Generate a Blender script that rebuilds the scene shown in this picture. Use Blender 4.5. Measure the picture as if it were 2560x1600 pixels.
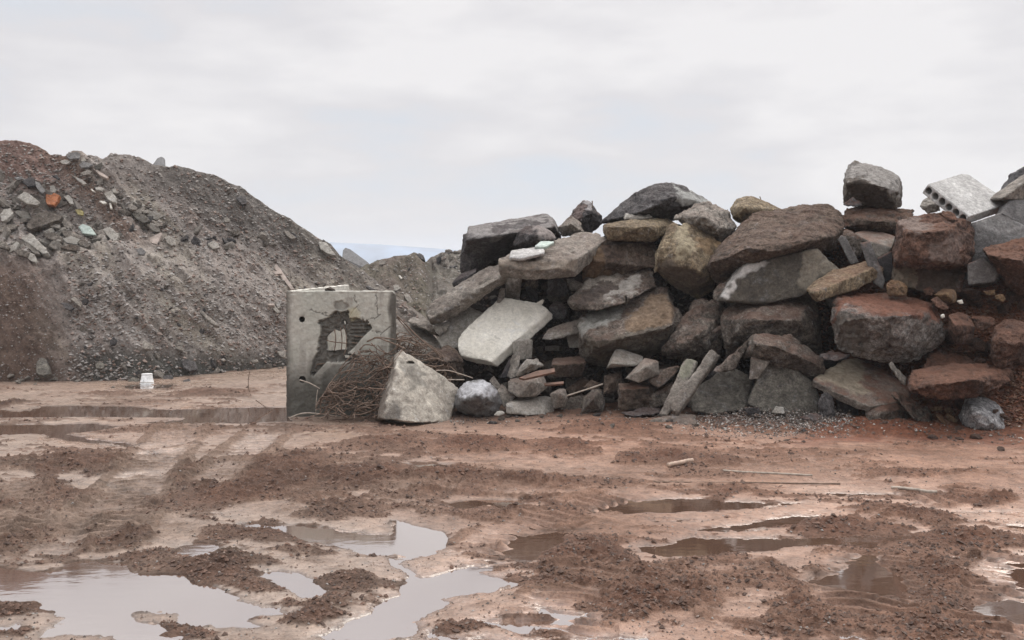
import bpy, bmesh, math, random
import numpy as np
from mathutils import Vector, Matrix
from mathutils.bvhtree import BVHTree

for o in list(bpy.data.objects):
    bpy.data.objects.remove(o)
S = bpy.context.scene
COL = S.collection

# ------------------------------------------------------------------ camera
F, CX, HY, CAMZ = 2459.0, 1280.0, 666.0, 2.2      # focal length and horizon in photo pixels, eye height in metres
cd = bpy.data.cameras.new('camera')
cam = bpy.data.objects.new('camera', cd); COL.objects.link(cam)
cam.location = (0, 0, CAMZ); cam.rotation_euler = (math.radians(90), 0, 0)
cd.sensor_width = 36; cd.lens = 36 * F / 2560
cd.shift_y = (HY - 800) / 2560
cd.clip_start = 0.1; cd.clip_end = 6000
S.camera = cam
S.render.resolution_x = 1024; S.render.resolution_y = 640

# ------------------------------------------------------------------ sky and sun
SUN_EL, SUN_AZ = math.radians(52), math.radians(28)    # azimuth measured from +Y towards +X
w = bpy.data.worlds.new('World'); S.world = w; w.use_nodes = True
nt = w.node_tree; N = nt.nodes; L = nt.links
for n in list(N): N.remove(n)
wo = N.new('ShaderNodeOutputWorld'); bgn = N.new('ShaderNodeBackground'); L.new(bgn.outputs[0], wo.inputs[0])
SKY = 0.1
bgn.inputs[1].default_value = SKY
sky = N.new('ShaderNodeTexSky'); sky.sky_type = 'NISHITA'; sky.sun_disc = False
sky.sun_elevation = SUN_EL; sky.sun_rotation = SUN_AZ
tc = N.new('ShaderNodeTexCoord')
mp = N.new('ShaderNodeMapping'); mp.inputs['Scale'].default_value = (1.0, 1.0, 3.4)
L.new(tc.outputs['Generated'], mp.inputs[0])
nz = N.new('ShaderNodeTexNoise'); nz.inputs['Scale'].default_value = 2.3; nz.inputs['Detail'].default_value = 3.5
nz.inputs['Roughness'].default_value = 0.45; nz.inputs['Distortion'].default_value = 0.3
L.new(mp.outputs[0], nz.inputs['Vector'])
cr = N.new('ShaderNodeValToRGB')
e = cr.color_ramp.elements
g = 1 / SKY
e[0].position = 0.40; e[0].color = (0.69 * g, 0.735 * g, 0.80 * g, 1)
e[1].position = 0.63; e[1].color = (0.90 * g, 0.875 * g, 0.875 * g, 1)
k = e.new(0.51); k.color = (0.765 * g, 0.745 * g, 0.76 * g, 1)
nz2 = N.new('ShaderNodeTexNoise'); nz2.inputs['Scale'].default_value = 6.5; nz2.inputs['Detail'].default_value = 4; nz2.inputs['Roughness'].default_value = 0.5
L.new(mp.outputs[0], nz2.inputs['Vector'])
mA = N.new('ShaderNodeMath'); mA.operation = 'MULTIPLY_ADD'; mA.inputs[1].default_value = 0.42; L.new(nz2.outputs[0], mA.inputs[0])
mB = N.new('ShaderNodeMath'); mB.operation = 'MULTIPLY'; mB.inputs[1].default_value = 0.62; L.new(nz.outputs[0], mB.inputs[0]); L.new(mB.outputs[0], mA.inputs[2])
dp = N.new('ShaderNodeVectorMath'); dp.operation = 'DOT_PRODUCT'; L.new(tc.outputs['Generated'], dp.inputs[0]); dp.inputs[1].default_value = (0.40, 0.90, 0.178)
gl = N.new('ShaderNodeMapRange'); gl.interpolation_type = 'SMOOTHSTEP'; gl.inputs[1].default_value = 0.975; gl.inputs[2].default_value = 1.0; gl.inputs[3].default_value = 0; gl.inputs[4].default_value = 0.10
L.new(dp.outputs['Value'], gl.inputs[0])
mC = N.new('ShaderNodeMath'); mC.operation = 'ADD'; L.new(mA.outputs[0], mC.inputs[0]); L.new(gl.outputs[0], mC.inputs[1])
L.new(mC.outputs[0], cr.inputs[0])
sep = N.new('ShaderNodeSeparateXYZ'); L.new(tc.outputs['Generated'], sep.inputs[0])
mr = N.new('ShaderNodeMapRange'); mr.interpolation_type = 'SMOOTHSTEP'
mr.inputs['From Min'].default_value = 0.24; mr.inputs['From Max'].default_value = 0.95
mr.inputs['To Min'].default_value = 1.0; mr.inputs['To Max'].default_value = 2.9
L.new(sep.outputs[2], mr.inputs[0])
vm = N.new('ShaderNodeVectorMath'); vm.operation = 'SCALE'
L.new(cr.outputs[0], vm.inputs[0]); L.new(mr.outputs[0], vm.inputs['Scale'])
mx = N.new('ShaderNodeMix'); mx.data_type = 'RGBA'; mx.inputs[0].default_value = 0.95
L.new(sky.outputs[0], mx.inputs[6]); L.new(vm.outputs[0], mx.inputs[7])
L.new(mx.outputs[2], bgn.inputs[0])

sd = bpy.data.lights.new('sun', 'SUN'); sd.energy = 1.8; sd.angle = math.radians(35); sd.color = (1, 0.93, 0.83)
sun = bpy.data.objects.new('sun', sd); COL.objects.link(sun)
dirv = Vector((math.sin(SUN_AZ) * math.cos(SUN_EL), math.cos(SUN_AZ) * math.cos(SUN_EL), math.sin(SUN_EL)))
sun.rotation_euler = dirv.to_track_quat('Z', 'Y').to_euler()
sun.location = (0, 0, 40)

S.view_settings.view_transform = 'Standard'; S.view_settings.look = 'None'
S.view_settings.exposure = 0.0; S.view_settings.gamma = 1.0
S.cycles.max_bounces = 6; S.cycles.diffuse_bounces = 3; S.cycles.glossy_bounces = 3; S.cycles.volume_bounces = 1

# ------------------------------------------------------------------ helpers
REG = {'S': (0, 0, 1.0), 'V': (0, 0, 2560 / 2419),
       'R1': (1040, 430, .21496), 'R2': (1480, 430, .21496), 'R3': (1960, 380, .24804), 'R4': (1040, 740, .21496),
       'R5': (1480, 740, .23967), 'R6': (2000, 740, .2315), 'R7': (680, 700, .2381), 'R8': (2080, 700, .19843),
       'R9': (1200, 640, .19843), 'L1': (0, 340, .2315), 'L2': (380, 400, .2315), 'L3': (0, 680, .2315),
       'L4': (380, 650, .2315), 'L5': (0, 400, .17195), 'G1': (0, 1000, .39683), 'G2': (830, 1000, .39683),
       'G3': (1660, 1000, .39683), 'M': (780, 550, .19183)}
def px(reg, x, y):
    a, b, s = REG[reg]; return a + x * s, b + y * s
def at(x, y, D):                                     # photo pixel and distance to a point of the place
    return ((x - CX) / F * D, D, CAMZ - (y - HY) / F * D)
def gnd(x, y):                                       # photo pixel to the ground plane
    D = CAMZ * F / (y - HY); return ((x - CX) / F * D, D)
def sm(a, b, x):
    t = np.clip((x - a) / (b - a), 0, 1); return t * t * (3 - 2 * t)
def _h(ix, iy, iz, seed):
    n = (ix * 374761393 + iy * 668265263 + iz * 2147483647 + seed * 974711) & 0xFFFFFFFF
    n = ((n ^ (n >> 13)) * 1274126177) & 0xFFFFFFFF
    n = ((n ^ (n >> 16)) * 2246822519) & 0xFFFFFFFF
    return ((n ^ (n >> 15)) & 0xFFFFFF) / 8388607.5 - 1.0
def vn(P, seed=0):                                   # smooth lattice noise, -1..1
    i = np.floor(P).astype(np.int64); f = P - i; f = f * f * f * (f * (f * 6 - 15) + 10)
    x, y, z = i[:, 0], i[:, 1], i[:, 2]; r = 0
    for a in (0, 1):
        for b in (0, 1):
            for c in (0, 1):
                wgt = (f[:, 0] if a else 1 - f[:, 0]) * (f[:, 1] if b else 1 - f[:, 1]) * (f[:, 2] if c else 1 - f[:, 2])
                r = r + wgt * _h(x + a, y + b, z + c, seed)
    return r
ROT = np.array([[.36, .48, -.8], [-.8, .6, 0], [.48, .64, .6]])
def fbm(P, sc, oc=4, seed=0, gain=.5, ridged=False):
    Q = P / sc; r = 0; a = 1.0; t = 0
    for k in range(oc):
        v = vn(Q, seed + k * 17)
        if ridged: v = 1 - 2 * np.abs(v)
        r = r + a * v; t += a; a *= gain; Q = (Q @ ROT.T) * 2.03 + 3.1
    return r / t
def XY(x, y): return np.stack([x, y, np.zeros_like(x)], 1)

def link(o, parent=None):
    COL.objects.link(o)
    if parent: o.parent = parent
    return o
def tag(o, label=None, cat=None, group=None, kind=None):
    if label: o['label'] = label
    if cat: o['category'] = cat
    if group: o['group'] = group
    if kind: o['kind'] = kind
    return o
def np_mesh(name, V, FA, smooth=True):
    me = bpy.data.meshes.new(name)
    V = np.ascontiguousarray(V, dtype=np.float32); FA = np.ascontiguousarray(FA, dtype=np.int32)
    me.vertices.add(len(V)); me.vertices.foreach_set('co', V.ravel())
    n, k = FA.shape
    me.loops.add(n * k); me.loops.foreach_set('vertex_index', FA.ravel())
    me.polygons.add(n); me.polygons.foreach_set('loop_start', np.arange(0, n * k, k, dtype=np.int32))
    try: me.polygons.foreach_set('loop_total', np.full(n, k, dtype=np.int32))
    except Exception: pass
    me.update(calc_edges=True)
    me.polygons.foreach_set('use_smooth', np.full(n, smooth))
    return me
def grid_faces(nr, nc):
    i = np.arange(nr * nc).reshape(nr, nc)
    return np.stack([i[:-1, :-1].ravel(), i[:-1, 1:].ravel(), i[1:, 1:].ravel(), i[1:, :-1].ravel()], 1)
def attr_f(me, name, v):
    a = me.attributes.new(name, 'FLOAT', 'POINT'); a.data.foreach_set('value', v.astype(np.float32))
def attr_c(me, name, c):
    a = me.attributes.new(name, 'FLOAT_COLOR', 'POINT')
    a.data.foreach_set('color', np.concatenate([c, np.ones((len(c), 1))], 1).astype(np.float32).ravel())
def coords(me):
    a = np.empty(len(me.vertices) * 3, np.float32); me.vertices.foreach_get('co', a); return a.reshape(-1, 3).astype(np.float64)
def normals(me):
    a = np.empty(len(me.vertices) * 3, np.float32); me.vertex_normals.foreach_get('vector', a); return a.reshape(-1, 3).astype(np.float64)
def setco(me, V): me.vertices.foreach_set('co', V.astype(np.float32).ravel()); me.update()

# ------------------------------------------------------------------ materials
def newmat(name):
    m = bpy.data.materials.new(name); m.use_nodes = True
    nt = m.node_tree; b = nt.nodes['Principled BSDF']
    return m, nt, b
class NB:
    def __init__(s, nt): s.nt = nt
    def n(s, t, **kw):
        x = s.nt.nodes.new('ShaderNode' + t)
        for k, v in kw.items(): setattr(x, k, v)
        return x
    def l(s, a, b): s.nt.links.new(a, b)
    def noise(s, vec, sc, det=5, rough=.6, dist=0):
        x = s.n('TexNoise'); x.inputs['Scale'].default_value = sc; x.inputs['Detail'].default_value = det
        x.inputs['Roughness'].default_value = rough; x.inputs['Distortion'].default_value = dist
        s.l(vec, x.inputs['Vector']); return x.outputs[0]
    def voro(s, vec, sc, out='Distance', feature='F1'):
        x = s.n('TexVoronoi'); x.feature = feature; x.inputs['Scale'].default_value = sc; s.l(vec, x.inputs['Vector']); return x.outputs[out]
    def rng(s, v, a, b, c=0, d=1):
        x = s.n('MapRange'); x.inputs[1].default_value = a; x.inputs[2].default_value = b
        x.inputs[3].default_value = c; x.inputs[4].default_value = d; s.l(v, x.inputs[0]); return x.outputs[0]
    def mix(s, fac, a, b, mode='MIX'):
        x = s.n('Mix'); x.data_type = 'RGBA'; x.blend_type = mode
        for sock, v in ((x.inputs[0], fac), (x.inputs[6], a), (x.inputs[7], b)):
            if isinstance(v, (int, float)): sock.default_value = v
            elif isinstance(v, tuple): sock.default_value = v if len(v) == 4 else (*v, 1)
            else: s.l(v, sock)
        return x.outputs[2]
    def m(s, op, a, b=None):
        x = s.n('Math'); x.operation = op
        for sock, v in ((x.inputs[0], a), (x.inputs[1], b)):
            if v is None: continue
            if isinstance(v, (int, float)): sock.default_value = v
            else: s.l(v, sock)
        return x.outputs[0]
    def bump(s, h, st, dist, prev=None):
        x = s.n('Bump'); x.inputs['Strength'].default_value = st; x.inputs['Distance'].default_value = dist
        s.l(h, x.inputs['Height'])
        if prev: s.l(prev, x.inputs['Normal'])
        return x.outputs[0]

PAL = {  # first colour, second colour, aggregate strength, roughness
    'gd': ((.150, .140, .137), (.062, .057, .058), .9, .8),
    'gb': ((.255, .225, .190), (.105, .086, .070), 1., .88),
    'tn': ((.360, .290, .190), (.200, .150, .095), 1.1, .9),
    'br': ((.190, .148, .115), (.085, .062, .048), .9, .9),
    'rd': ((.200, .112, .078), (.080, .048, .036), 1., .92),
    'lt': ((.720, .690, .615), (.590, .560, .485), .22, .7),
    'cn': ((.540, .495, .420), (.310, .278, .235), .4, .75),
    'ds': ((.120, .105, .084), (.066, .056, .045), .6, .7),
    'lc': ((.400, .380, .340), (.270, .245, .210), .5, .8),
    'wh': ((.410, .385, .355), (.165, .140, .122), 1.2, .8),
    'ws': ((.560, .550, .545), (.290, .285, .290), 1.1, .8),
    'lg': ((.560, .550, .530), (.400, .390, .375), .5, .75),
    'sl': ((.195, .180, .150), (.100, .090, .075), .8, .75),
    'gs': ((.330, .300, .260), (.185, .162, .138), .65, .82),
    'bl': ((.205, .200, .192), (.105, .100, .098), .5, .75),
    'dk': ((.070, .065, .068), (.035, .032, .034), .6, .75),
    'or': ((.480, .170, .060), (.250, .090, .040), .4, .7),
    'yw': ((.350, .310, .120), (.230, .190, .090), .4, .8),
    'gn': ((.480, .560, .500), (.300, .360, .330), .3, .6),
    'bb': ((.300, .200, .110), (.170, .105, .060), .7, .85),
}
_mc = {}
def rock_mat(key, dirt=0.25, red=True):
    kk = (key, round(dirt, 2), red)
    if kk in _mc: return _mc[kk]
    c1, c2, agg, ro = PAL[key]
    m, nt, b = newmat('rubble_' + key); q = NB(nt)
    tc = q.n('TexCoord'); oi = q.n('ObjectInfo')
    off = q.n('VectorMath', operation='ADD'); cmb = q.n('CombineXYZ')
    for i in range(3): q.l(q.m('MULTIPLY', oi.outputs['Random'], 17.0 + 9 * i), cmb.inputs[i])
    q.l(tc.outputs['Object'], off.inputs[0]); q.l(cmb.outputs[0], off.inputs[1]); v = off.outputs[0]
    nA = q.noise(v, 1.7, 7, .65, .5); nB = q.noise(v, 11, 9, .78); nC = q.noise(v, 38, 5, .7)
    col = q.mix(q.rng(nA, .40, .60), c2, c1)
    nE = q.noise(v, 4.2, 6, .75, 1.0)
    col = q.mix(q.rng(nE, .56, .66, 0, .55), col, tuple(min(.65, 1.15 * a + .06) for a in (sum(c1) / 3,) * 3))
    col = q.mix(q.rng(nE, .44, .34, 0, .5), col, tuple(.6 * a for a in c2))
    col = q.mix(q.rng(nB, .36, .64), q.mix(1.0, col, tuple(1 - .66 * min(1, agg) for _ in range(3)), 'MULTIPLY'), q.mix(1.0, col, tuple(1 + .62 * min(1, agg) for _ in range(3)), 'MULTIPLY'))
    nF = q.noise(v, 25, 4, .85)
    col = q.mix(q.rng(nF, .38, .62), q.mix(1.0, col, tuple(1 - .55 * min(1, agg) for _ in range(3)), 'MULTIPLY'), q.mix(1.0, col, tuple(1 + .50 * min(1, agg) for _ in range(3)), 'MULTIPLY'))
    vo = q.voro(v, 27); vo2 = q.voro(v, 21)
    pits = q.m('MULTIPLY', q.rng(vo, .05, .26, 1, 0), q.rng(nB, .42, .58))
    col = q.mix(q.m('MULTIPLY', pits, .6 * agg), col, tuple(.28 * a for a in c2))
    chip = q.m('MULTIPLY', q.rng(vo2, .10, .20, 1, 0), q.rng(nC, .45, .6))
    col = q.mix(q.m('MULTIPLY', chip, .6 * agg), col, tuple(min(.6, 1.9 * a + .07) for a in c1))
    col = q.mix(q.rng(nC, .35, .7, 0, .45 * agg), col, tuple(.5 * a for a in c2))
    # a film of settled earth on what faces up
    ge = q.n('NewGeometry'); sp = q.n('SeparateXYZ'); q.l(ge.outputs['Normal'], sp.inputs[0])
    nD = q.noise(v, 3.1, 6, .7)
    df = q.m('MULTIPLY', q.rng(q.m('ADD', sp.outputs[2], q.m('MULTIPLY', q.m('SUBTRACT', nD, .5), 2.6)), .25, 1.1), dirt)
    col = q.mix(df, col, (.215, .100, .062) if red else (.255, .205, .165))
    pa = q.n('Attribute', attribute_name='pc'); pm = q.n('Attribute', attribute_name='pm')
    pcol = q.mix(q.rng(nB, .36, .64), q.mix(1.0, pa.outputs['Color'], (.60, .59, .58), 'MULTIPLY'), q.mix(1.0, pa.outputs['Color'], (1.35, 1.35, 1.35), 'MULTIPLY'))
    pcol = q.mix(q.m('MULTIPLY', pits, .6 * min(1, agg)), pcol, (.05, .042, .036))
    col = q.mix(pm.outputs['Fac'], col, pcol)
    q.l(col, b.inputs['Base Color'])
    b.inputs['Roughness'].default_value = ro; b.inputs['Specular IOR Level'].default_value = .35
    hb = q.m('ADD', q.m('MULTIPLY', nB, .7), q.m('ADD', q.m('MULTIPLY', nC, .3), q.m('MULTIPLY', nF, .4)))
    bp = q.bump(hb, .95 * min(1, agg + .15), .09)
    bp = q.bump(q.m('SUBTRACT', 1, pits), .7 * min(1, agg), .03, bp)
    q.l(bp, b.inputs['Normal'])
    _mc[kk] = m; return m
def plain(name, c, ro=.6, metal=0, var=.25, sc=12):
    m, nt, b = newmat(name); q = NB(nt)
    tc = q.n('TexCoord'); n1 = q.noise(tc.outputs['Object'], sc, 5)
    q.l(q.mix(q.rng(n1, .35, .65), tuple(a * (1 - var) for a in c), tuple(min(1, a * (1 + var)) for a in c)), b.inputs['Base Color'])
    b.inputs['Roughness'].default_value = ro; b.inputs['Metallic'].default_value = metal
    q.l(q.bump(n1, .3, .01), b.inputs['Normal'])
    return m

def earth_mat(name, wet=False, fine=1.0):
    m, nt, b = newmat(name); q = NB(nt)
    ge = q.n('NewGeometry'); v = ge.outputs['Position']
    at_ = q.n('Attribute', attribute_name='tint'); col = at_.outputs['Color']
    nA = q.noise(v, 1.1, 6, .6); nB = q.noise(v, 7 * fine, 8, .7); nC = q.noise(v, 34 * fine, 6, .75)
    col = q.mix(q.rng(nA, .35, .65, 0, .6), col, q.mix(1.0, col, (.72, .68, .66), 'MULTIPLY'))
    col = q.mix(q.rng(nB, .32, .68), q.mix(1.0, col, (.62, .60, .58), 'MULTIPLY'), q.mix(1.0, col, (1.3, 1.28, 1.25), 'MULTIPLY'))
    col = q.mix(q.rng(nC, .5, .66, 0, .75), col, q.mix(1.0, col, (.38, .36, .35), 'MULTIPLY'))
    vo = q.voro(v, 26 * fine); chip = q.m('MULTIPLY', q.rng(vo, .09, .15, 1, 0), q.rng(nB, .5, .6))
    col = q.mix(q.m('MULTIPLY', chip, .7), col, q.mix(1.0, col, (1.9, 1.9, 1.9), 'MULTIPLY'))
    q.l(col, b.inputs['Base Color'])
    if wet:
        aw = q.n('Attribute', attribute_name='wet'); wv = aw.outputs['Fac']
        wn = q.m('ADD', wv, q.m('MULTIPLY', q.m('SUBTRACT', q.noise(v, 9, 6, .7), .5), .5))
        q.l(q.rng(wn, .1, 1.0, .78, .15), b.inputs['Roughness'])
        q.l(q.rng(wn, .15, .95, .3, .9), b.inputs['Specular IOR Level'])
        st = q.rng(wn, .2, .95, 1.0, .10)
        x = q.n('Bump'); x.inputs['Distance'].default_value = .05
        q.l(q.m('ADD', nB, q.m('MULTIPLY', nC, .6)), x.inputs['Height']); q.l(st, x.inputs['Strength'])
        q.l(x.outputs[0], b.inputs['Normal'])
    else:
        b.inputs['Roughness'].default_value = .93; b.inputs['Specular IOR Level'].default_value = .25
        bp = q.bump(nB, .8, .12); bp = q.bump(nC, .8, .05, bp); q.l(bp, b.inputs['Normal'])
    return m

# ------------------------------------------------------------------ muddy ground with puddles
PUD = [
 ('G1', [(-300,62),(0,60),(130,75),(260,40),(560,36),(800,42),(1080,62),(1500,48),(1830,45),(1830,135),(1400,150),(1150,160),(880,145),(1150,125),(1150,112),(560,108),(0,112),(-300,110)], 1),
 ('G1', [(-300,158),(0,158),(300,155),(600,150),(760,165),(640,190),(440,215),(560,245),(760,270),(880,290),(820,300),(620,280),(400,250),(190,210),(0,225),(-300,225)], 1),
 ('G1', [(-200,1040),(0,1055),(200,1085),(420,1060),(400,1030),(560,1020),(830,1030),(820,1075),(900,1105),(1180,1110),(1250,1160),(1480,1210),(1560,1240),(1480,1260),(1700,1310),(1850,1340),(1640,1360),(1560,1390),(1640,1440),(1500,1450),(1400,1450),(1290,1440),(1150,1400),(1120,1360),(900,1350),(830,1355),(860,1400),(1000,1430),(1170,1480),(1160,1530),(760,1530),(700,1490),(590,1495),(480,1480),(230,1500),(330,1430),(400,1385),(270,1320),(250,1295),(200,1290),(0,1270),(-200,1270)], 1),
 ('G1', [(-100,1400),(130,1410),(145,1440),(-100,1460)], 1),
 ('G1', [(1590,1090),(1700,1075),(1870,1090),(1980,1130),(1970,1160),(2050,1200),(2060,1225),(1930,1245),(1790,1190),(1720,1150)], 1),
 ('G1', [(1100,930),(1250,905),(1370,905),(1430,930),(1520,945),(1400,955),(1330,975),(1210,985),(1090,975)], 1),
 ('G2', [(-590,780),(-300,790),(0,812),(250,845),(370,850),(378,755),(430,765),(560,795),(700,830),(740,900),(700,950),(600,985),(480,1000),(300,985),(170,980),(130,955),(0,925),(-100,910),(-250,870),(-330,830),(-560,800)], 1),
 ('G2', [(375,1000),(470,1000),(420,1040),(560,1115),(640,1110),(795,1068),(870,1050),(1020,1052),(1010,1080),(925,1090),(1110,1130),(1180,1155),(1080,1200),(990,1225),(800,1228),(690,1250),(730,1290),(600,1360),(540,1400),(530,1450),(470,1530),(0,1530),(-70,1500),(0,1450),(110,1400),(240,1350),(220,1320),(390,1250),(440,1230),(420,1170),(480,1110),(360,1040)], 1),
 ('G2', [(1015,945),(1110,900),(1190,865),(1320,840),(1400,828),(1600,825),(1480,850),(1460,890),(1390,930),(1300,980),(1230,1025),(1130,1015),(1060,985),(1010,975)], 1),
 ('G2', [(945,1020),(1000,1018),(1060,1030),(980,1040)], 1),
 ('G2', [(700,655),(860,625),(1250,625),(1200,660),(1230,690),(900,680),(780,680)], 1),
 ('G2', [(480,405),(640,402),(740,410),(690,430),(560,432)], 1),
 ('G3', [(-450,700),(-350,665),(-240,640),(0,622),(300,625),(560,650),(860,655),(800,665),(580,680),(250,700),(0,710),(-200,718),(-420,712)], 1),
 ('G3', [(-100,760),(0,755),(230,755),(270,765),(150,775),(-60,775)], 1),
 ('G3', [(150,820),(330,800),(560,775),(700,745),(780,730),(1000,732),(900,750),(840,780),(700,800),(500,830),(350,835)], 1),
 ('G3', [(-160,925),(0,905),(190,865),(460,870),(900,870),(1100,850),(1280,840),(1400,850),(1560,840),(1650,870),(1420,905),(1370,930),(1250,925),(1000,905),(880,920),(600,950),(330,975),(150,992),(0,985),(-150,955)], 1),
 ('G3', [(1170,990),(1260,965),(1350,975),(1400,1040),(1480,1090),(1540,1150),(1560,1200),(1500,1240),(1250,1245),(1150,1210),(1000,1180),(900,1150),(950,1110),(1100,1080),(1150,1030)], 1),
 ('G3', [(1640,1200),(1740,1215),(1680,1260),(1600,1265),(1520,1300),(1400,1290),(1200,1310),(1100,1270),(1300,1250),(1560,1240)], .6),
 ('G3', [(1870,1025),(1920,980),(1960,970),(2050,1010),(2450,1000),(2450,1540),(2200,1512),(2180,1450),(2050,1400),(1950,1350),(1900,1300),(1950,1260),(2050,1240),(2150,1210),(2200,1150),(2150,1060),(2050,1030)], .9),
 ('G3', [(2150,785),(2450,800),(2450,815),(2180,810)], 1),
 ('G3', [(950,590),(1100,580),(1200,590),(1450,590),(1600,590),(1880,580),(1700,610),(1400,605),(1100,610)], .7),
 ('G3', [(1780,712),(2180,715),(2000,725),(1850,722)], .7),
 ('G2', [(900,1400),(1100,1370),(1250,1385),(1380,1380),(1240,1320),(1330,1310),(1500,1340),(1620,1320),(1620,1365),(1560,1390),(1690,1410),(1560,1440),(1300,1455),(1220,1480),(1060,1440)], .9),
 ('G2', [(560,1450),(760,1460),(860,1500),(1300,1500),(1700,1490),(2000,1480),(2000,1540),(540,1540)], .6),
 ('G3', [(780,1480),(1050,1500),(1200,1470),(1400,1490),(1400,1540),(780,1540)], .7),
 ('L3', [(1330,1232),(1430,1215),(1860,1215),(1880,1255),(1430,1262),(1350,1250)], 1),
 ('G1', [(900,310),(980,320),(1010,350),(960,370),(900,340)], .5),
 ('G1', [(200,490),(420,500),(520,520),(700,545),(880,590),(1010,610),(1130,640),(1320,690),(1420,720),(1560,740),(1430,745),(1260,700),(1120,655),(960,620),(800,600),(640,560),(430,525)], .45),
 ('G1', [(600,760),(640,790),(560,830),(480,900),(420,960),(380,1000),(340,990),(430,900),(520,830)], .5),
]
# churned ridges and clods: region, centre, half sizes, height
CH = [('G1',1600,480,520,110,.17),('G1',1500,600,420,70,.13),('G1',500,420,560,90,.09),('G1',120,620,200,180,.12),('G1',450,620,420,70,.07),
 ('G1',850,680,300,60,.07),('G1',700,900,220,70,.12),('G1',950,1000,160,40,.08),('G1',1350,1080,260,90,.13),('G1',1600,1180,160,50,.09),('G1',60,930,130,70,.10),
 ('G1',60,1330,260,80,.12),('G1',60,1490,130,60,.12),('G1',1150,1450,330,45,.07),('G1',1650,840,380,70,.09),('G1',2000,1370,240,80,.12),('G1',2000,930,260,80,.06),
 ('G1',130,780,100,90,.10),('G1',330,850,160,60,.09),('G2',60,1160,220,60,.08),('G2',-60,1330,170,80,.10),
 ('G2',200,500,420,90,.12),('G2',700,500,330,90,.13),('G2',1200,540,520,70,.09),('G2',900,300,260,50,.12),('G2',1500,310,220,50,.09),
 ('G2',1800,180,400,60,.07),('G2',350,280,300,60,.07),('G2',520,350,80,25,.07),('G2',0,680,320,100,.06),('G2',1250,720,420,50,.08),('G2',1600,1000,240,110,.20),
 ('G2',1750,1080,220,50,.14),('G2',1450,1160,260,60,.12),('G2',1900,1290,330,110,.11),('G2',1950,1150,300,60,.08),('G2',900,1450,320,30,.08),
 ('G2',1900,400,120,40,.10),('G2',1350,640,330,40,.07),('G3',50,380,160,45,.12),('G3',350,410,150,35,.07),('G3',1500,480,220,25,.07),('G3',2000,480,220,35,.06),
 ('G3',1950,640,240,60,.10),('G3',1600,740,320,60,.09),('G3',1050,800,300,55,.11),('G3',1400,830,200,30,.07),('G3',1850,900,380,60,.10),
 ('G3',420,1060,220,80,.09),('G3',720,1160,220,60,.08),('G3',200,1200,300,100,.07),('G3',880,1290,200,60,.11),('G3',900,1400,340,70,.09),('G3',1750,1120,240,130,.11),
 ('G3',1800,1300,180,120,.11),('G3',1500,1400,260,60,.07),('G3',1700,1480,300,50,.10),('G3',420,590,260,40,.06),('G3',1380,185,400,42,.24),('G3',600,160,300,60,.10),
 ('G3',500,1440,260,60,.07),('G1',1900,390,200,40,.09),('G1',1350,180,500,30,.05),('L3',2200,1330,500,60,.08),('L3',1300,1330,500,40,.05),('L3',100,1440,110,30,.12)]
# caterpillar tracks: region, list of points along the track, width, tread spacing, depth
TR = [('G3',[(1350,960),(1330,1080),(1290,1200),(1200,1400),(1150,1540)],.62,.13,.035),
      ('G3',[(2330,980),(2260,1150),(2200,1350),(2170,1540)],.62,.13,.04),
      ('G2',[(1720,1040),(1560,1180),(1450,1330),(1400,1500)],.5,.13,.03),
      ('G1',[(1000,380),(800,600),(640,760),(430,960)],.55,.16,.03),
      ('G1',[(420,740),(330,880),(250,1010)],.5,.16,.035),
      ('G1',[(80,520),(60,700),(90,900)],.5,.16,.04),
      ('G1',[(1200,120),(1050,300),(900,480),(760,700),(620,900)],.55,.17,.03),('G1',[(1700,200),(1500,380),(1300,560)],.5,.17,.02),
      ('G2',[(1900,620),(1500,700),(1150,820),(900,1000)],.5,.14,.03),('G3',[(300,1000),(500,1150),(600,1320),(640,1500)],.55,.13,.03),('G2',[(300,560),(900,560),(1500,600)],.4,.2,.02),
      ('G3',[(2150,580),(1800,620),(1500,640)],.5,.14,.03)]

def seg_dist(X, Y, P):
    d = np.full(X.shape, 1e9); n = len(P)
    for i in range(n):
        ax, ay = P[i]; bx, by = P[(i + 1) % n]
        ux, uy = bx - ax, by - ay; t = np.clip(((X - ax) * ux + (Y - ay) * uy) / (ux * ux + uy * uy + 1e-9), 0, 1)
        d = np.minimum(d, (X - ax - t * ux) ** 2 + (Y - ay - t * uy) ** 2)
    return np.sqrt(d)
def inside(X, Y, P):
    r = np.zeros(X.shape, bool); n = len(P); j = n - 1
    for i in range(n):
        xi, yi = P[i]; xj, yj = P[j]
        if abs(yj - yi) > 1e-12:
            r ^= ((yi > Y) != (yj > Y)) & (X < (xj - xi) * (Y - yi) / (yj - yi) + xi)
        j = i
    return r

def foot_y(x): return np.interp(x, [700, 1080, 1500, 1800, 2100, 2560, 3200], [1050, 1045, 1037, 1056, 1064, 1092, 1110])
def foot_D(x): return CAMZ * F / (foot_y(x) - HY)

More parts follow.
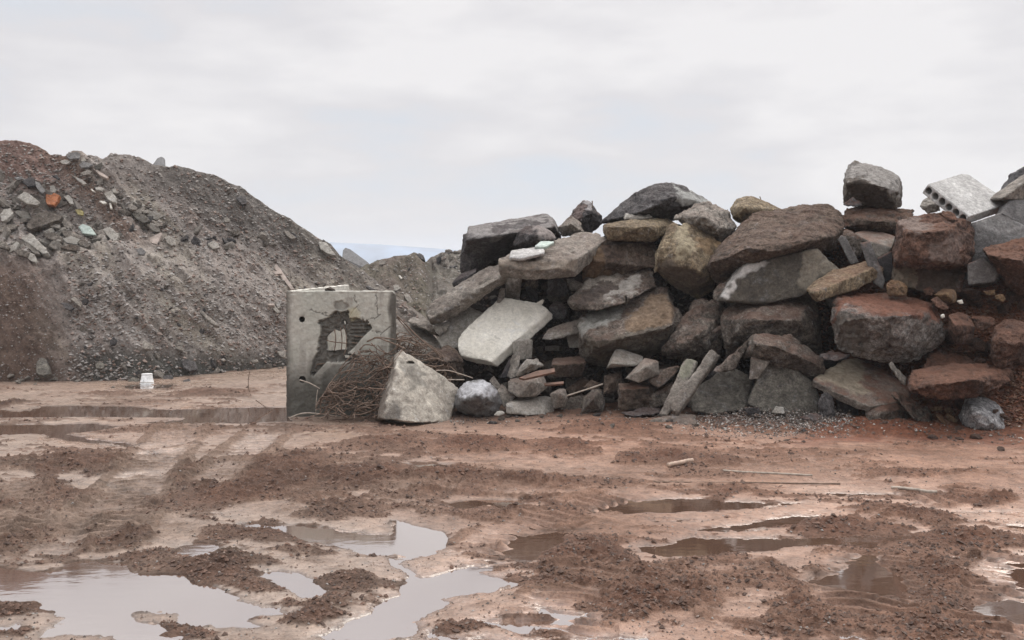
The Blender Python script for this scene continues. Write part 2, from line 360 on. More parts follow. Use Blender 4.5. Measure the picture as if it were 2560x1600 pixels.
def build_ground():
    NR, NC = 940, 1270
    s = np.linspace(0, 1, NR)                                 # rows: denser near the camera's reach
    inv = np.concatenate([np.linspace(1 / 2.2, 1 / 4.6, 40, endpoint=False), 1 / 4.6 + (1 / 27.0 - 1 / 4.6) * np.linspace(0, 1, NR - 40)])                  # equal steps in 1/Y
    Yr = 1 / inv
    U = np.concatenate([np.linspace(-2.2, -.66, 100, endpoint=False), np.linspace(-.66, .66, NC - 200), np.linspace(.66, 2.2, 101)[1:]])
    Yg, Ug = np.meshgrid(Yr, U, indexing='ij'); Xg = Ug * Yg
    X = Xg.ravel(); Y = Yg.ravel(); P = XY(X, Y)
    wx = X + .10 * fbm(P, .35, 4, 5); wy = Y + .16 * fbm(P, .45, 4, 9)
    PX = CX + X / Y * F; PY = HY + CAMZ * F / Y
    base = .022 + .016 * fbm(P, 1.6, 4, 1) + .006 * fbm(P, .3, 4, 2)
    base = base * (1 - .6 * sm(11, 13.5, Y) * sm(1050, 950, PX))
    ch = np.zeros(len(X))
    for reg, cx, cy, rx, ry, a in CH:
        x0, y0 = px(reg, cx, cy); sc = REG[reg][2]
        gx, gy = gnd(x0, y0); rrx = rx * sc * gy / F; rry = ry * sc * gy * gy / (CAMZ * F)
        q = ((wx - gx) / rrx) ** 2 + ((wy - gy) / rry) ** 2
        ch = np.maximum(ch, a * np.exp(-q * 1.1))
    Ps = P * [.62, 1.15, 1]
    lump = fbm(Ps, .34, 5, 21, .55, True) * .5 + .5
    clod = 1 - np.exp(-2.2 * np.clip(fbm(Ps, .13, 4, 33, .62) + .12, 0, 1))
    fine = fbm(P, .05, 3, 41, .6)
    clod2 = 1 - np.exp(-2.5 * np.clip(fbm(P, .055, 3, 35, .65) + .12, 0, 1))
    c0 = np.clip(ch / .085, 0, 1.3)
    cm = sm(.40, .56, c0 * .55 + .60 * fbm(P * [.6, 1.1, 1], .60, 5, 24, .6) + .50 * fbm(Ps, .15, 4, 27, .65) + .30)
    hch = ch * .30 * lump + cm * (.008 + (.30 + .7 * np.minimum(c0, 1)) * (.036 * clod + .030 * clod2 + .020 * fine + .020 * lump))
    crumb = np.clip(fbm(P, .9, 3, 61) * 1.4 + .15, 0, 1)
    h = base + hch + crumb * (.012 * clod + .008 * clod2)
    best = np.full(len(X), 5.0)
    for reg, pts, dep in PUD:
        G = [gnd(*px(reg, a, b)) for a, b in pts]
        x0, x1 = min(p[0] for p in G) - .7, max(p[0] for p in G) + .7; y0, y1 = min(p[1] for p in G) - .9, max(p[1] for p in G) + .9
        mk = np.where((X > x0) & (X < x1) & (Y > y0) & (Y < y1))[0]
        if not len(mk): continue
        n2 = .045 * fbm(P[mk], .20, 5, 13, .62); n3 = .045 * fbm(P[mk], .20, 5, 15, .62); qx = X[mk] + n2 * 1.3; qy = Y[mk] + n3 * 2.0
        d = seg_dist(qx, qy, G); ins = inside(qx, qy, G); sd_ = np.where(ins, -d, d)
        best[mk] = np.minimum(best[mk], sd_ + (1 - dep) * .10)
    berm = np.zeros(len(X)); tin = np.zeros(len(X)); tmask = np.zeros(len(X))
    for reg, pts, wd, sp, dep in TR:
        G = [gnd(*px(reg, a, b)) for a, b in pts]; acc = 0.0
        for i in range(len(G) - 1):
            ax, ay = G[i]; bx, by = G[i + 1]; ux, uy = bx - ax, by - ay; Ln = math.hypot(ux, uy); ux /= Ln; uy /= Ln
            t = (wx * .3 + X * .7 - ax) * ux + (wy * .3 + Y * .7 - ay) * uy; c = -(X - ax) * uy + (Y - ay) * ux
            mk = (t > -.05) & (t < Ln + .05) & (np.abs(c) < wd * .75)
            wv = np.cos(2 * math.pi * (t + acc - .25 * np.abs(c)) / sp)
            am = np.exp(-(np.abs(c) / (wd * .5)) ** 4) * dep * (.6 + .5 * vn(P * 1.7, 77)) * sm(-.05, .3, t) * sm(Ln + .05, Ln - .3, t)
            tin = np.where(mk, am * np.clip(wv * 1.6, -1, 1) - am * .35, tin)
            tmask = np.maximum(tmask, np.where(mk, np.exp(-(np.abs(c) / (wd * .6)) ** 4) * sm(-.05, .3, t) * sm(Ln + .05, Ln - .3, t), 0))
            berm = np.maximum(berm, np.where(mk, .03 * np.exp(-((np.abs(c) - wd * .62) / .09) ** 2) * sm(-.05, .3, t) * sm(Ln + .05, Ln - .3, t), 0)); acc += Ln
    # water level is z = 0
    h = h - (hch + .5 * base) * tmask * .8; cm = cm * (1 - .75 * tmask)
    shore = np.clip(best / .45, 0, 1)
    h_out = .004 + (h - .004) * shore ** .7 * 1.0 + .02 * np.clip(best, 0, .10)
    h_in = -.028 + .05 * np.clip(best, -.5, 0) + np.exp(best / .05) * .028
    h = np.where(best > 0, h_out, h_in)
    h_in = h_in + .075 * np.clip(fbm(P * [.6, 1.2, 1], .16, 4, 57, .6) - .10, 0, 1) * np.exp(np.minimum(best, 0) / .20) * (best < 0)
    h = np.where(best > 0, h_out, h_in)
    nearp = np.exp(-np.clip(np.abs(best), 0, 5) / .22)
    h = h + 2.2 * tin * (.6 + .4 * nearp) + berm * (.5 + clod + clod2) * (best > 0) + (.009 * fbm(P, .09, 4, 51, .6) + .0045 * fbm(P, .03, 3, 55)) * np.clip(.35 + best * 4, .35, 1)
    # firm ground under the pile rises a little and stays dry
    fD = foot_D(PX)
    rise = sm(-.5, 1.2, Y - fD) * sm(1040, 1160, PX)
    h = h * (1 - rise) + (.10 + .05 * fbm(P, .3, 4, 71)) * rise
    wet = np.clip(1 - (h - .004) / .045, 0, 1) * (1 - rise)
    wet *= np.clip(.75 + .8 * fbm(P, 2.2, 3, 81), .25, 1)
    wet *= 1 - .9 * cm
    wet = np.clip(wet, 0, 1) * (1 - .6 * (berm > .02))
    # soil colour zones
    grey = np.array([.330, .250, .200]); red = np.array([.440, .245, .165]); brown = np.array([.110, .060, .040]); orange = np.array([.21, .085, .048])
    fr = np.clip(sm(600, 1500, PX) * .7 + .35 * fbm(P, 2.5, 3, 91) - .15 * sm(1250, 1500, PY), 0, 1)[:, None]
    tint = grey * (1 - fr) + red * fr
    brown = brown * (.80 + .62 * np.clip(.5 + fbm(P, .4, 4, 99), 0, 1))[:, None]
    fb = (cm * np.clip(.55 + .45 * c0, 0, 1))[:, None]; tint = tint * (1 - .95 * fb) + (brown * (1 - fr * .55) + orange * fr * .5) * .95 * fb
    fo = (sm(1950, 2080, PX + 60 * fbm(P, .4, 3, 107)) * sm(1135, 1085, PY + 30 * fbm(P, .4, 3, 109)))[:, None] * .85
    tint = tint * (1 - fo) + orange * fo
    tint0 = tint
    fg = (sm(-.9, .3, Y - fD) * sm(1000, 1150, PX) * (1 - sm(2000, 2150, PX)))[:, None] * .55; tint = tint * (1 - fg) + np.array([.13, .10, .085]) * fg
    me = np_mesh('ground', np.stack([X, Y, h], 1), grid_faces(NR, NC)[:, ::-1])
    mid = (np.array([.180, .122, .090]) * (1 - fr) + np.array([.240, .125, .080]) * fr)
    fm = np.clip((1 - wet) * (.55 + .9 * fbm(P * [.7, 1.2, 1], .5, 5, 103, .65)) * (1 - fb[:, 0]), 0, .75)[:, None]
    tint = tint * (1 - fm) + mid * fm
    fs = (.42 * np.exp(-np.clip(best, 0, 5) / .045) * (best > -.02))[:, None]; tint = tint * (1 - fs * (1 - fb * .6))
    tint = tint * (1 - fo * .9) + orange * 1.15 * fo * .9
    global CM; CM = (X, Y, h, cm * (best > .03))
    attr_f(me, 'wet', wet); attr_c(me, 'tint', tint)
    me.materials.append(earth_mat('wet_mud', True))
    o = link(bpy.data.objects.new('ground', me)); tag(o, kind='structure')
    return BVHTree.FromPolygons([tuple(v) for v in np.stack([X, Y, h], 1).reshape(NR, NC, 3)[::4, ::4].reshape(-1, 3)],
                                [tuple(f) for f in grid_faces(len(range(0, NR, 4)), len(range(0, NC, 4)))])
GB = build_ground()
def ground_z(x, y):
    r = GB.ray_cast(Vector((x, y, 5)), Vector((0, 0, -1))); return r[0].z if r[0] else 0.0

# the wide land all round, and the water that fills every puddle
def plane_ring(name, pts_in, R, z, mat):
    me = bpy.data.meshes.new(name); bm = bmesh.new(); n = 64
    a = [bm.verts.new((R * math.cos(t * 2 * math.pi / n), R * math.sin(t * 2 * math.pi / n), z)) for t in range(n)]
    bm.faces.new(a); bm.to_mesh(me); bm.free(); me.materials.append(mat)
    c = me.attributes.new('tint', 'FLOAT_COLOR', 'POINT')
    c.data.foreach_set('color', np.tile([.2, .145, .12, 1], n).astype(np.float32))
    return me
o = link(bpy.data.objects.new('terrain', plane_ring('terrain', None, 1900, -.30, earth_mat('far_earth')))); tag(o, kind='structure')
def water_mat():
    m, nt, b = newmat('puddle_water'); q = NB(nt)
    ge = q.n('NewGeometry'); v = ge.outputs['Position']
    mpn = q.n('Mapping'); mpn.inputs['Scale'].default_value = (1, 2.2, 1); q.l(v, mpn.inputs[0])
    nB = q.noise(mpn.outputs[0], 5, 3, .5)
    col = q.mix(q.noise(v, .8, 3), (.115, .062, .042), (.150, .090, .062))
    q.l(col, b.inputs['Base Color'])
    b.inputs['Roughness'].default_value = .065; b.inputs['IOR'].default_value = 2.9
    b.inputs['Specular IOR Level'].default_value = .9
    b.inputs['Coat Weight'].default_value = 1.0; b.inputs['Coat Roughness'].default_value = .02; b.inputs['Coat IOR'].default_value = 1.8
    bp = q.bump(nB, .02, .03)
    q.l(bp, b.inputs['Normal']); q.l(bp, b.inputs['Coat Normal'])
    return m
me = np_mesh('water', [(-4.6, 2.25, 0), (4.6, 2.25, 0), (20, 26.9, 0), (-20, 26.9, 0)], [(0, 1, 2, 3)], False)
me.materials.append(water_mat()); tag(link(bpy.data.objects.new('water', me)), kind='structure')

# ------------------------------------------------------------------ heaps of earth on the left
def fan_heap(name, u0, u1, nu, nt_, crest, cD, foot, fz, seed, tintf, back=7.0, bench=.0, mat=None):
    """a real heap: for each bearing a foot on the ground and a crest with its own distance and height"""
    us = np.linspace(u0, u1, nu); ts = np.linspace(0, 1.45, nt_)
    U, T = np.meshgrid(us, ts, indexing='xy')
    cy = np.interp(us, [c[0] for c in crest], [c[1] for c in crest]); Dc = np.interp(us, [c[0] for c in cD], [c[1] for c in cD])
    Df = np.interp(us, [c[0] for c in foot], [c[1] for c in foot]); zc = CAMZ - (cy - HY) / F * Dc
    Dc = np.maximum(Dc, Df + .3)
    tt = np.clip(T, 0, 1)
    prof = tt + bench * np.sin(tt * 2 * math.pi) * .16
    D = Df + (Dc - Df) * tt + np.clip(T - 1, 0, 1) * back
    Z = fz + (zc - fz) * (prof ** .94) - np.clip(T - 1, 0, 1) ** 1.2 * back * .75 * np.clip(zc / 3, .15, 1)
    X = (U - CX) / F * D
    P = np.stack([X.ravel(), D.ravel(), Z.ravel()], 1)
    # gullies run down the slope and to the right
    G = np.stack([(P[:, 0] * .80 + P[:, 2] * .75) * 2.6, P[:, 1] * .5, (P[:, 0] * .6 - P[:, 2] * .8) * .55], 1)
    edge = (sm(0, .06, T) * (1 - .55 * np.exp(-((T - 1) / .05) ** 2))).ravel()
    d = .20 * fbm(P, 2.6, 4, seed) + .17 * fbm(G, .9, 4, seed + 3, .55, True) + .05 * fbm(P, .42, 5, seed + 5, .6) + .02 * fbm(P, .12, 3, seed + 8, .6)
    clod = np.clip(fbm(P, .30, 3, seed + 12) - .18, 0, 1) * .26
    d = (d + clod) * edge
    P[:, 2] += d * .8; P[:, 1] -= d * .55
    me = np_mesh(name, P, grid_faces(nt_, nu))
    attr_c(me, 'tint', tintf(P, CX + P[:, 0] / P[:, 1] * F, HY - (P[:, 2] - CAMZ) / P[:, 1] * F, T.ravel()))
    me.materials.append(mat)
    o = link(bpy.data.objects.new(name, me)); tag(o, kind='structure')
    st = 2
    Q = P.reshape(nt_, nu, 3)[::st, ::st]
    return o, BVHTree.FromPolygons([tuple(v) for v in Q.reshape(-1, 3)], [tuple(f) for f in grid_faces(Q.shape[0], Q.shape[1])])
DRY = earth_mat('heap_earth', False, .8)
CREST = [(-700,420),(-400,385),(-150,365),(0,357),(56,355),(93,362),(115,377),(128,391),(162,391),(185,381),(205,380),(220,390),(259,391),(278,384),(312,383),(347,391),(382,412),(412,420),
         (447,418),(490,426),(537,435),(560,449),(572,456),(600,465),(639,497),(676,523),(727,553),(778,583),(827,611),(852,643),(880,664),(930,700),(990,745),(1060,800),(1140,880),(1200,925)]
def tint_main(P, x, y, t):
    grey = np.array([.385, .352, .328]); warm = np.array([.370, .305, .275]); olive = np.array([.330, .302, .238]); dark = np.array([.135, .128, .118]); foot = np.array([.115, .115, .106]); bro = np.array([.155, .105, .082])
    n1 = fbm(P, 2.0, 4, 301); G = np.stack([(P[:, 0] * .8 + P[:, 2] * .75) * 2.2, P[:, 1] * .4, (P[:, 0] * .6 - P[:, 2] * .8) * .35], 1)
    n2 = fbm(G, 1.2, 4, 305)
    c = np.repeat(grey[None], len(P), 0)
    def bl(f, col, c): f = np.clip(f, 0, 1)[:, None]; return c * (1 - f) + col * f
    c = bl(sm(.0, .45, n2) * .55, olive, c)
    c = bl(sm(.1, .5, -n2) * .4, warm, c)
    c = bl(sm(240, 90, x) * sm(520, 430, y + 40 * n1) * .9, np.array([.265, .175, .148]), c)      # reddish cap on the left
    c = bl(sm(300, 420, x) * sm(560, 470, y + 60 * n1 - (x - 400) * .35) * .75, dark * 1.25, c)     # grey green crest
    c = bl(np.exp(-((x - (150 + (y - 400) * .95) + 18 * n1) / 34) ** 2) * sm(640, 560, y) * .8, np.array([.250, .165, .125]), c)   # pale track down the slope
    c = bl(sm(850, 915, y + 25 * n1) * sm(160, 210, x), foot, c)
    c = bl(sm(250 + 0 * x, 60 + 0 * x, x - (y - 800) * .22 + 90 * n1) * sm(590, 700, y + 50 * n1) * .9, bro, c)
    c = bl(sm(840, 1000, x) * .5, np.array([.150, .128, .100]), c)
    return c
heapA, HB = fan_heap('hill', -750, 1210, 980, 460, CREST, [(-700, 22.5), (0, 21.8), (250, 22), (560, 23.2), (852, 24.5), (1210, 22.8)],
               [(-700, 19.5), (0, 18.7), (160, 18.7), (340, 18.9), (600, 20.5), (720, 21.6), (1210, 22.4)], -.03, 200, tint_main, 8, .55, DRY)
def tint_b(P, x, y, t):
    n1 = fbm(P, 1.3, 4, 401)[:, None]; a = np.array([.165, .135, .115]); b = np.array([.150, .140, .105]); g = np.array([.20, .19, .17])
    f = np.clip(.5 + n1, 0, 1); c = a * (1 - f) + b * f; fr = sm(1060, 1085, x)[:, None] * .6
    return c * (1 - fr) + g * fr
heapB, HB2 = fan_heap('hill', 840, 1400, 330, 200, [(840, 690), (900, 672), (930, 661), (943, 650), (981, 644), (1016, 640), (1035, 633), (1049, 632), (1056, 640), (1064, 654), (1075, 645), (1106, 634), (1145, 627), (1200, 620), (1400, 640)],
               [(840, 33), (1064, 32), (1080, 36), (1400, 38)], [(840, 25), (1400, 25)], -.03, 240, tint_b, 8, .2, DRY)
def hit(reg, x, y):
    X, Y = px(reg, x, y); d = Vector(((X - CX) / F, 1, -(Y - HY) / F)); o_ = Vector((0, 0, CAMZ))
    best = None
    for t in (HB, HB2):
        r = t.ray_cast(o_, d.normalized())
        if r[0] and (best is None or r[0].y < best[0].y): best = (r[0], r[1])
    if best is None or (best[0].z < .1):
        D = CAMZ * F / max(Y - HY, 30); g_ = (Vector(((X - CX) / F * D, D, ground_z((X - CX) / F * D, D))), Vector((0, 0, 1)))
        if best is None or D < best[0].y: best = g_
    return best

# ------------------------------------------------------------------ core of the rubble pile
def pile_D(x, y): return foot_D(x) + np.clip((foot_y(x) - y) / (foot_y(x) - 460), 0, 1.3) * 2.7
TOPY = [(1040, 1040), (1100, 960), (1150, 700), (1180, 625), (1380, 600), (1480, 610), (1560, 560), (1750, 560), (1900, 585), (2080, 570), (2300, 580), (2420, 590), (2560, 560), (3000, 600), (3400, 760)]
def build_core():
    nu, n1, n2 = 620, 260, 60
    us = np.linspace(1040, 3400, nu); ty = np.interp(us, [t[0] for t in TOPY], [t[1] for t in TOPY])
    rows = []
    for k in range(n1):
        t = k / (n1 - 1); y = foot_y(us) * (1 - t) + ty * t
        D = pile_D(us, y) + .75 - .42 * sm(2080, 2220, us) + .35 * np.sin(t * math.pi) ; rows.append(np.stack([(us - CX) / F * D, D, CAMZ - (y - HY) / F * D], 1))
    last = rows[-1]
    for k in range(1, n2 + 1):
        t = k / n2; z = last[:, 2] * (1 - t) - .3 * t; D = last[:, 1] + t * (1.2 + last[:, 2].clip(0) * 1.7); rows.append(np.stack([last[:, 0] * D / last[:, 1], D, z], 1))
    P = np.concatenate(rows); nt_ = len(rows)
    d = .16 * fbm(P, 1.0, 4, 501) + .10 * fbm(P, .4, 4, 503, .55, True) + .035 * fbm(P, .13, 4, 505, .6)
    P[:, 2] += d * .6; P[:, 1] -= d * .7
    me = np_mesh('terrain', P, grid_faces(nt_, nu))
    x = CX + P[:, 0] / P[:, 1] * F; y = HY - (P[:, 2] - CAMZ) / P[:, 1] * F
    f = (sm(1980, 2200, x) * .95)[:, None]; n = (fbm(P, .7, 3, 507) * .5 + .5)[:, None]
    c = np.array([.055, .043, .038]) * (1 - f) + np.array([.210, .092, .054]) * f  # left and middle core coloured near black as shade in the gaps
    attr_c(me, 'tint', c * (.75 + .5 * n)); me.materials.append(DRY)
    tag(link(bpy.data.objects.new('terrain', me)), kind='structure')
    Q = P.reshape(nt_, nu, 3)[::2, ::2]
    return BVHTree.FromPolygons([tuple(v) for v in Q.reshape(-1, 3)], [tuple(f) for f in grid_faces(Q.shape[0], Q.shape[1])])
CB = build_core()

# ------------------------------------------------------------------ rock builder
tmp = bpy.data.objects.new('tmp', bpy.data.meshes.new('tmp'))
def remesh(me, voxel, smooth):
    ob = bpy.data.objects.new('tmp', me); COL.objects.link(ob)
    r = ob.modifiers.new('r', 'REMESH'); r.mode = 'VOXEL'; r.voxel_size = voxel; r.adaptivity = 0
    if smooth:
        s = ob.modifiers.new('s', 'SMOOTH'); s.factor = .5; s.iterations = smooth
    dg = bpy.context.evaluated_depsgraph_get(); dg.update()
    out = bpy.data.meshes.new_from_object(ob.evaluated_get(dg)); bpy.data.objects.remove(ob)
    return out
def hulls_mesh(hulls, chops=0, seed=0):
    rnd_ = random.Random(seed)
    if chops:
        bm0 = bmesh.new()
        for pts in hulls:
            bm = bmesh.new(); vs = [bm.verts.new(p) for p in pts]; r = bmesh.ops.convex_hull(bm, input=vs)
            bad = [g for g in set(r['geom_interior']) | set(r['geom_unused']) if isinstance(g, bmesh.types.BMVert)]
            if bad: bmesh.ops.delete(bm, geom=bad, context='VERTS')
            cen = sum((v.co for v in bm.verts), Vector()) / len(bm.verts)
            for k in range(chops):
                v = rnd_.choice(list(bm.verts)); L0 = (v.co - cen).length
                n = ((v.co - cen).normalized() + Vector((rnd_.gauss(0, .45), rnd_.gauss(0, .45), rnd_.gauss(0, .45)))).normalized()
                m_ = max((w_.co - cen).dot(n) for w_ in bm.verts)
                co = cen + n * (m_ - L0 * rnd_.uniform(.015, .085))
                bmesh.ops.bisect_plane(bm, geom=list(bm.verts) + list(bm.edges) + list(bm.faces), plane_co=co, plane_no=n, clear_outer=True)
                be = [e_ for e_ in bm.edges if e_.is_boundary]
                if be: bmesh.ops.holes_fill(bm, edges=be)
            t_ = bpy.data.meshes.new('t'); bm.to_mesh(t_); bm.free(); bm0.from_mesh(t_); bpy.data.meshes.remove(t_)
        me = bpy.data.meshes.new('h'); bm0.to_mesh(me); bm0.free(); return me
    bm = bmesh.new()
    for pts in hulls:
        vs = [bm.verts.new(p) for p in pts]
        r = bmesh.ops.convex_hull(bm, input=vs)
        bad = [g for g in set(r['geom_interior']) | set(r['geom_unused']) if isinstance(g, bmesh.types.BMVert)]
        if bad: bmesh.ops.delete(bm, geom=bad, context='VERTS')
    me = bpy.data.meshes.new('h'); bm.to_mesh(me); bm.free(); return me
RID = [0]
def rock(name, label, cat, reg, pts, key, o=0., th=None, off=None, sm_=1, ro=1., dirt=None, red=True, group=None, D=None, extra=None, vox=.020, shrink=.82, dy=0, patch=None, dk=None, grow=1.035, dent=None):
    RID[0] += 1; seed = RID[0] * 31
    if dk is None: dk = 1.1 if off is not None else 1.5
    hl = []; allp = [pts] + (extra or [])
    S0 = [px(reg, p[0], p[1]) for p in pts]
    cx = sum(p[0] for p in S0) / len(S0); cy = sum(p[1] for p in S0) / len(S0)
    D0 = (float(pile_D(cx, cy)) if D is None else D) + o
    for pp in allp:
        sp = [(*px(reg, p[0], p[1] + dy), p[2] * dk if len(p) > 2 else 0.) for p in pp]
        gx_ = sum(p[0] for p in sp) / len(sp); gy_ = sum(p[1] for p in sp) / len(sp); sp = [(gx_ + (p[0] - gx_) * grow, gy_ + (p[1] - gy_) * grow, p[2]) for p in sp]
        ax = sum(p[0] for p in sp) / len(sp); ay = sum(p[1] for p in sp) / len(sp)
        wm = (max(p[0] for p in sp) - min(p[0] for p in sp)) * D0 / F; hm = (max(p[1] for p in sp) - min(p[1] for p in sp)) * D0 / F
        t = th if th is not None else max(.12, .8 * min(wm, hm))
        front = [at(p[0], p[1], D0 + p[2]) for p in sp]
        if off is not None: bk = [(a[0] + off[0], a[1] + off[1], a[2] + off[2]) for a in front]
        else: bk = [at(ax + (p[0] - ax) * shrink, ay + (p[1] - ay) * shrink, D0 + t + max(0, p[2]) * .5) for p in sp]
        hl.append(front + bk)
    A = np.array([p for h in hl for p in h]); lo = A.min(0); hi = A.max(0)
    base = Vector(((lo[0] + hi[0]) / 2, (lo[1] + hi[1]) / 2, lo[2]))
    hl = [[tuple(Vector(p) - base) for p in h] for h in hl]
    size = float((hi - lo).max()); v = min(vox, max(.009, size / 34))
    me = remesh(hulls_mesh(hl, 0 if ro < .33 else (4 if ro < .6 else 7), seed), v, sm_)
    V = coords(me); Nn = normals(me); Q = V + seed
    s = min(1.0, size)
    d = ro * (.030 * s * fbm(Q, .38 * s + .05, 3, seed) - .07 * s * np.clip(fbm(Q, .22 * s + .04, 3, seed + 4, .5, True) - .35, 0, 1) + .040 * s ** .5 * fbm(Q, .15, 4, seed + 5, .68) - .03 * s ** .5 * np.clip(fbm(Q, .075, 2, seed + 7) - .25, 0, 1) + .009 * fbm(Q, .04, 2, seed + 9))
    V = V + Nn * d[:, None]
    Wd = V + np.array(base); PXv = CX + Wd[:, 0] / Wd[:, 1] * F; PYv = HY - (Wd[:, 2] - CAMZ) / Wd[:, 1] * F
    if dent:
        for dx_, dy_, rx_, ry_, dp_ in dent:
            x_, y_ = px(reg, dx_, dy_); sc_ = REG[reg][2]; q_ = ((PXv - x_) / (rx_ * sc_)) ** 2 + ((PYv - y_) / (ry_ * sc_)) ** 2
            V[:, 1] += dp_ * np.exp(-q_ ** 3) * (Wd[:, 1] < Wd[:, 1].min() + .45 * (Wd[:, 1].max() - Wd[:, 1].min()) + .15)
    setco(me, V)
    if patch:  # colour patches
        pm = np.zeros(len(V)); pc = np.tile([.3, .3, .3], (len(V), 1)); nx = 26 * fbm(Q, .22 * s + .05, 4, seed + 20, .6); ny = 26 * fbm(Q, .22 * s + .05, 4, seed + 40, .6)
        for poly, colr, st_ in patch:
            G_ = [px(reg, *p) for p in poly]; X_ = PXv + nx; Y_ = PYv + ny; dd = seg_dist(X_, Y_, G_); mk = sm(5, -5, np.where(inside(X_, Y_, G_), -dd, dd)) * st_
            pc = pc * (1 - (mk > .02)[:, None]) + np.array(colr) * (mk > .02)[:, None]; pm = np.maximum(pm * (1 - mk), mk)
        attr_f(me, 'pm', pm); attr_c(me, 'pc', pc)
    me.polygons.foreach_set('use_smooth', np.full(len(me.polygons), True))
    if dirt is None: dirt = float(np.interp(cx, [1100, 1500, 1900, 2150, 2560], [.12, .22, .4, .65, .75]))
    me.materials.clear(); me.materials.append(rock_mat(key, dirt, red)); me.name = name
    ob = bpy.data.objects.new(name, me); ob.location = base; link(ob)
    return tag(ob, label, cat, group, 'thing')
def B(label, reg, pts, key='gb', **k): return rock('boulder', label, 'boulder', reg, pts, key, **k)
def SL(label, reg, pts, key='sl', **k):
    k.setdefault('ro', .35); k.setdefault('sm_', 2); return rock('concrete_slab', label, 'slab', reg, pts, key, **k)
def BK(label, reg, pts, key='br', **k):
    k.setdefault('ro', .3); k.setdefault('sm_', 2); return rock('concrete_block', label, 'block', reg, pts, key, **k)
def ST(label, reg, pts, key='gb', **k): return rock('stone', label, 'stone', reg, pts, key, **k)
# ---- upper left of the pile
SL('dark kerb slab with a pale stepped top edge, upper left end of the pile', 'R1', [(600,640,.25),(950,580,.35),(1510,492,.4),(1575,530,.35),(1690,775,.2),(555,735,-.3),(740,775,-.35),(1150,710,-.3),(1600,640,-.1),(550,900,-.1),(530,990,.1),(960,1060,.2)], 'gd', th=1.0, ro=.5,
   extra=[[(620,632,.3),(1510,490,.45),(1560,520,.3),(1540,560,.15),(900,650,.05),(640,700,-.02),(600,690,.0)], [(545,720,.0),(760,780,-.1),(960,1000,.2),(590,1235,.1),(510,1160,.1),(530,950,.0)]], patch=[([(600,600),(1540,450),(1640,640),(1150,700),(740,770),(540,730)],(.30,.28,.27),.75),([(900,610),(1500,560),(1250,640),(930,660)],(.10,.09,.09),.7)])  # top band painted as if lit, groove painted dark
B('small crumbly block leaning on the front of the dark kerb slab', 'R1', [(1190,700,.1),(1280,625,.25),(1400,612,.25),(1570,690,.15),(1650,790,.05),(1410,740,-.2),(1450,805,-.15),(1120,860,.15),(1260,890,.15),(1480,850,.1)], 'gd', o=-.75, patch=[([(1280,590),(1600,600),(1660,800),(1450,760),(1400,640)],(.32,.28,.26),.8)])
ST('pale wedge stone standing left of the tall rock on the skyline', 'R1', [(1650,640),(1800,520,.1),(1890,570,.1),(1950,700),(1860,715),(1700,765),(1665,690),(1790,600,-.2)], 'gs', o=.1)
B('tall pointed rock with a pale tip on the skyline', 'R1', [(1740,570,.1),(1860,395,.1),(1950,330,.1),(2030,332,.1),(2060,410),(2150,500,.1),(2150,600,.1),(2090,690,.1),(1990,725),(1900,720,.1),(1960,420,-.15),(1920,540,-.25),(2050,480,-.2)], 'gd', o=.6, patch=[([(1930,320),(2060,320),(2070,420),(1960,420)],(.42,.40,.40),.85),([(1750,560),(1900,380),(1950,430),(1900,560)],(.24,.17,.15),.6)])
SL('broad flat slab with a crumbling front edge under the white slab piece', 'R1', [(970,1000,-.2),(962,1050,-.35),(1000,1110,-.3),(1250,1132,-.35),(1560,1128,-.35),(1840,1105,-.3),(1870,1010,-.25),(1960,900,0.1),(2200,790,.6),(2100,710,1.1),(1880,705,1.2),(1700,775,1.1),(1400,880,.5)], 'gs', off=(0,.15,-.16), ro=.7, o=-1.0, patch=[([(960,1060),(1850,1020),(1850,1140),(960,1140)],(.34,.28,.22),.5)])
SL('small white-topped slab lying on the broad flat slab', 'R1', [(1110,915,.1),(1200,890,.25),(1470,865,.3),(1490,900,.1),(1480,940,-.1),(1220,1000,-.2),(1090,990,-.1)], 'lg', off=(0,.04,-.05), o=-1.25, dirt=.05)
SL('pale green glassy chip beside the small white-topped slab', 'R1', [(1450,800,.1),(1600,805,.1),(1600,820),(1500,870,-.1),(1380,865,-.1)], 'gn', off=(0,.03,-.04), o=-1.1, dirt=0)
B('brown boulder in the shade beneath the flat tan block', 'R2', [(-60,860,.0),(150,790,.3),(750,820,.3),(760,1100,.1),(500,1120,.1),(0,1190,.1),(-100,1270,.1),(-160,960,0),(60,1000,-.15)], 'br', o=-.5, th=.9, patch=[([(-150,900),(100,850),(200,1200),(-130,1280)],(.22,.145,.085),.7)])
SL('long slab tilted down to the left from under the dark kerb slab', 'R1', [(130,1570,-.1),(200,1495,.3),(780,1130,.5),(960,1060,.5),(1045,1190,.1),(520,1530,-.1),(170,1700,-.25),(130,1640,-.2)], 'gs', off=(0,.2,-.14), ro=.8, o=-.3)
BK('dark stub under the left end of the kerb slab', 'R1', [(420,1290),(520,1180,.1),(700,1120,.1),(700,1160),(560,1290),(440,1340)], 'gd', o=.1)
BK('square grey hollow block tucked under the broad flat slab', 'R9', [(325,232),(535,250),(505,440),(490,600,.1),(330,520,.1),(325,430),(430,330,-.05)], 'gs', o=.25, th=.3, ro=.15)
BK('darker block right of the square hollow block', 'R9', [(540,220),(735,240),(725,400),(540,420)], 'br', o=.65, th=.3)
BK('dim round-shouldered block under the middle of the flat slab', 'R9', [(730,190),(900,200),(890,300),(780,300)], 'br', o=.5, th=.3)
B('grey pointed rock in the hollow below the flat slab', 'R9', [(890,190,.1),(960,200,.1),(985,280),(1100,370),(1115,450),(1080,495),(930,510),(830,495),(845,380),(880,290),(960,380,-.2)], 'gd', o=-.1)
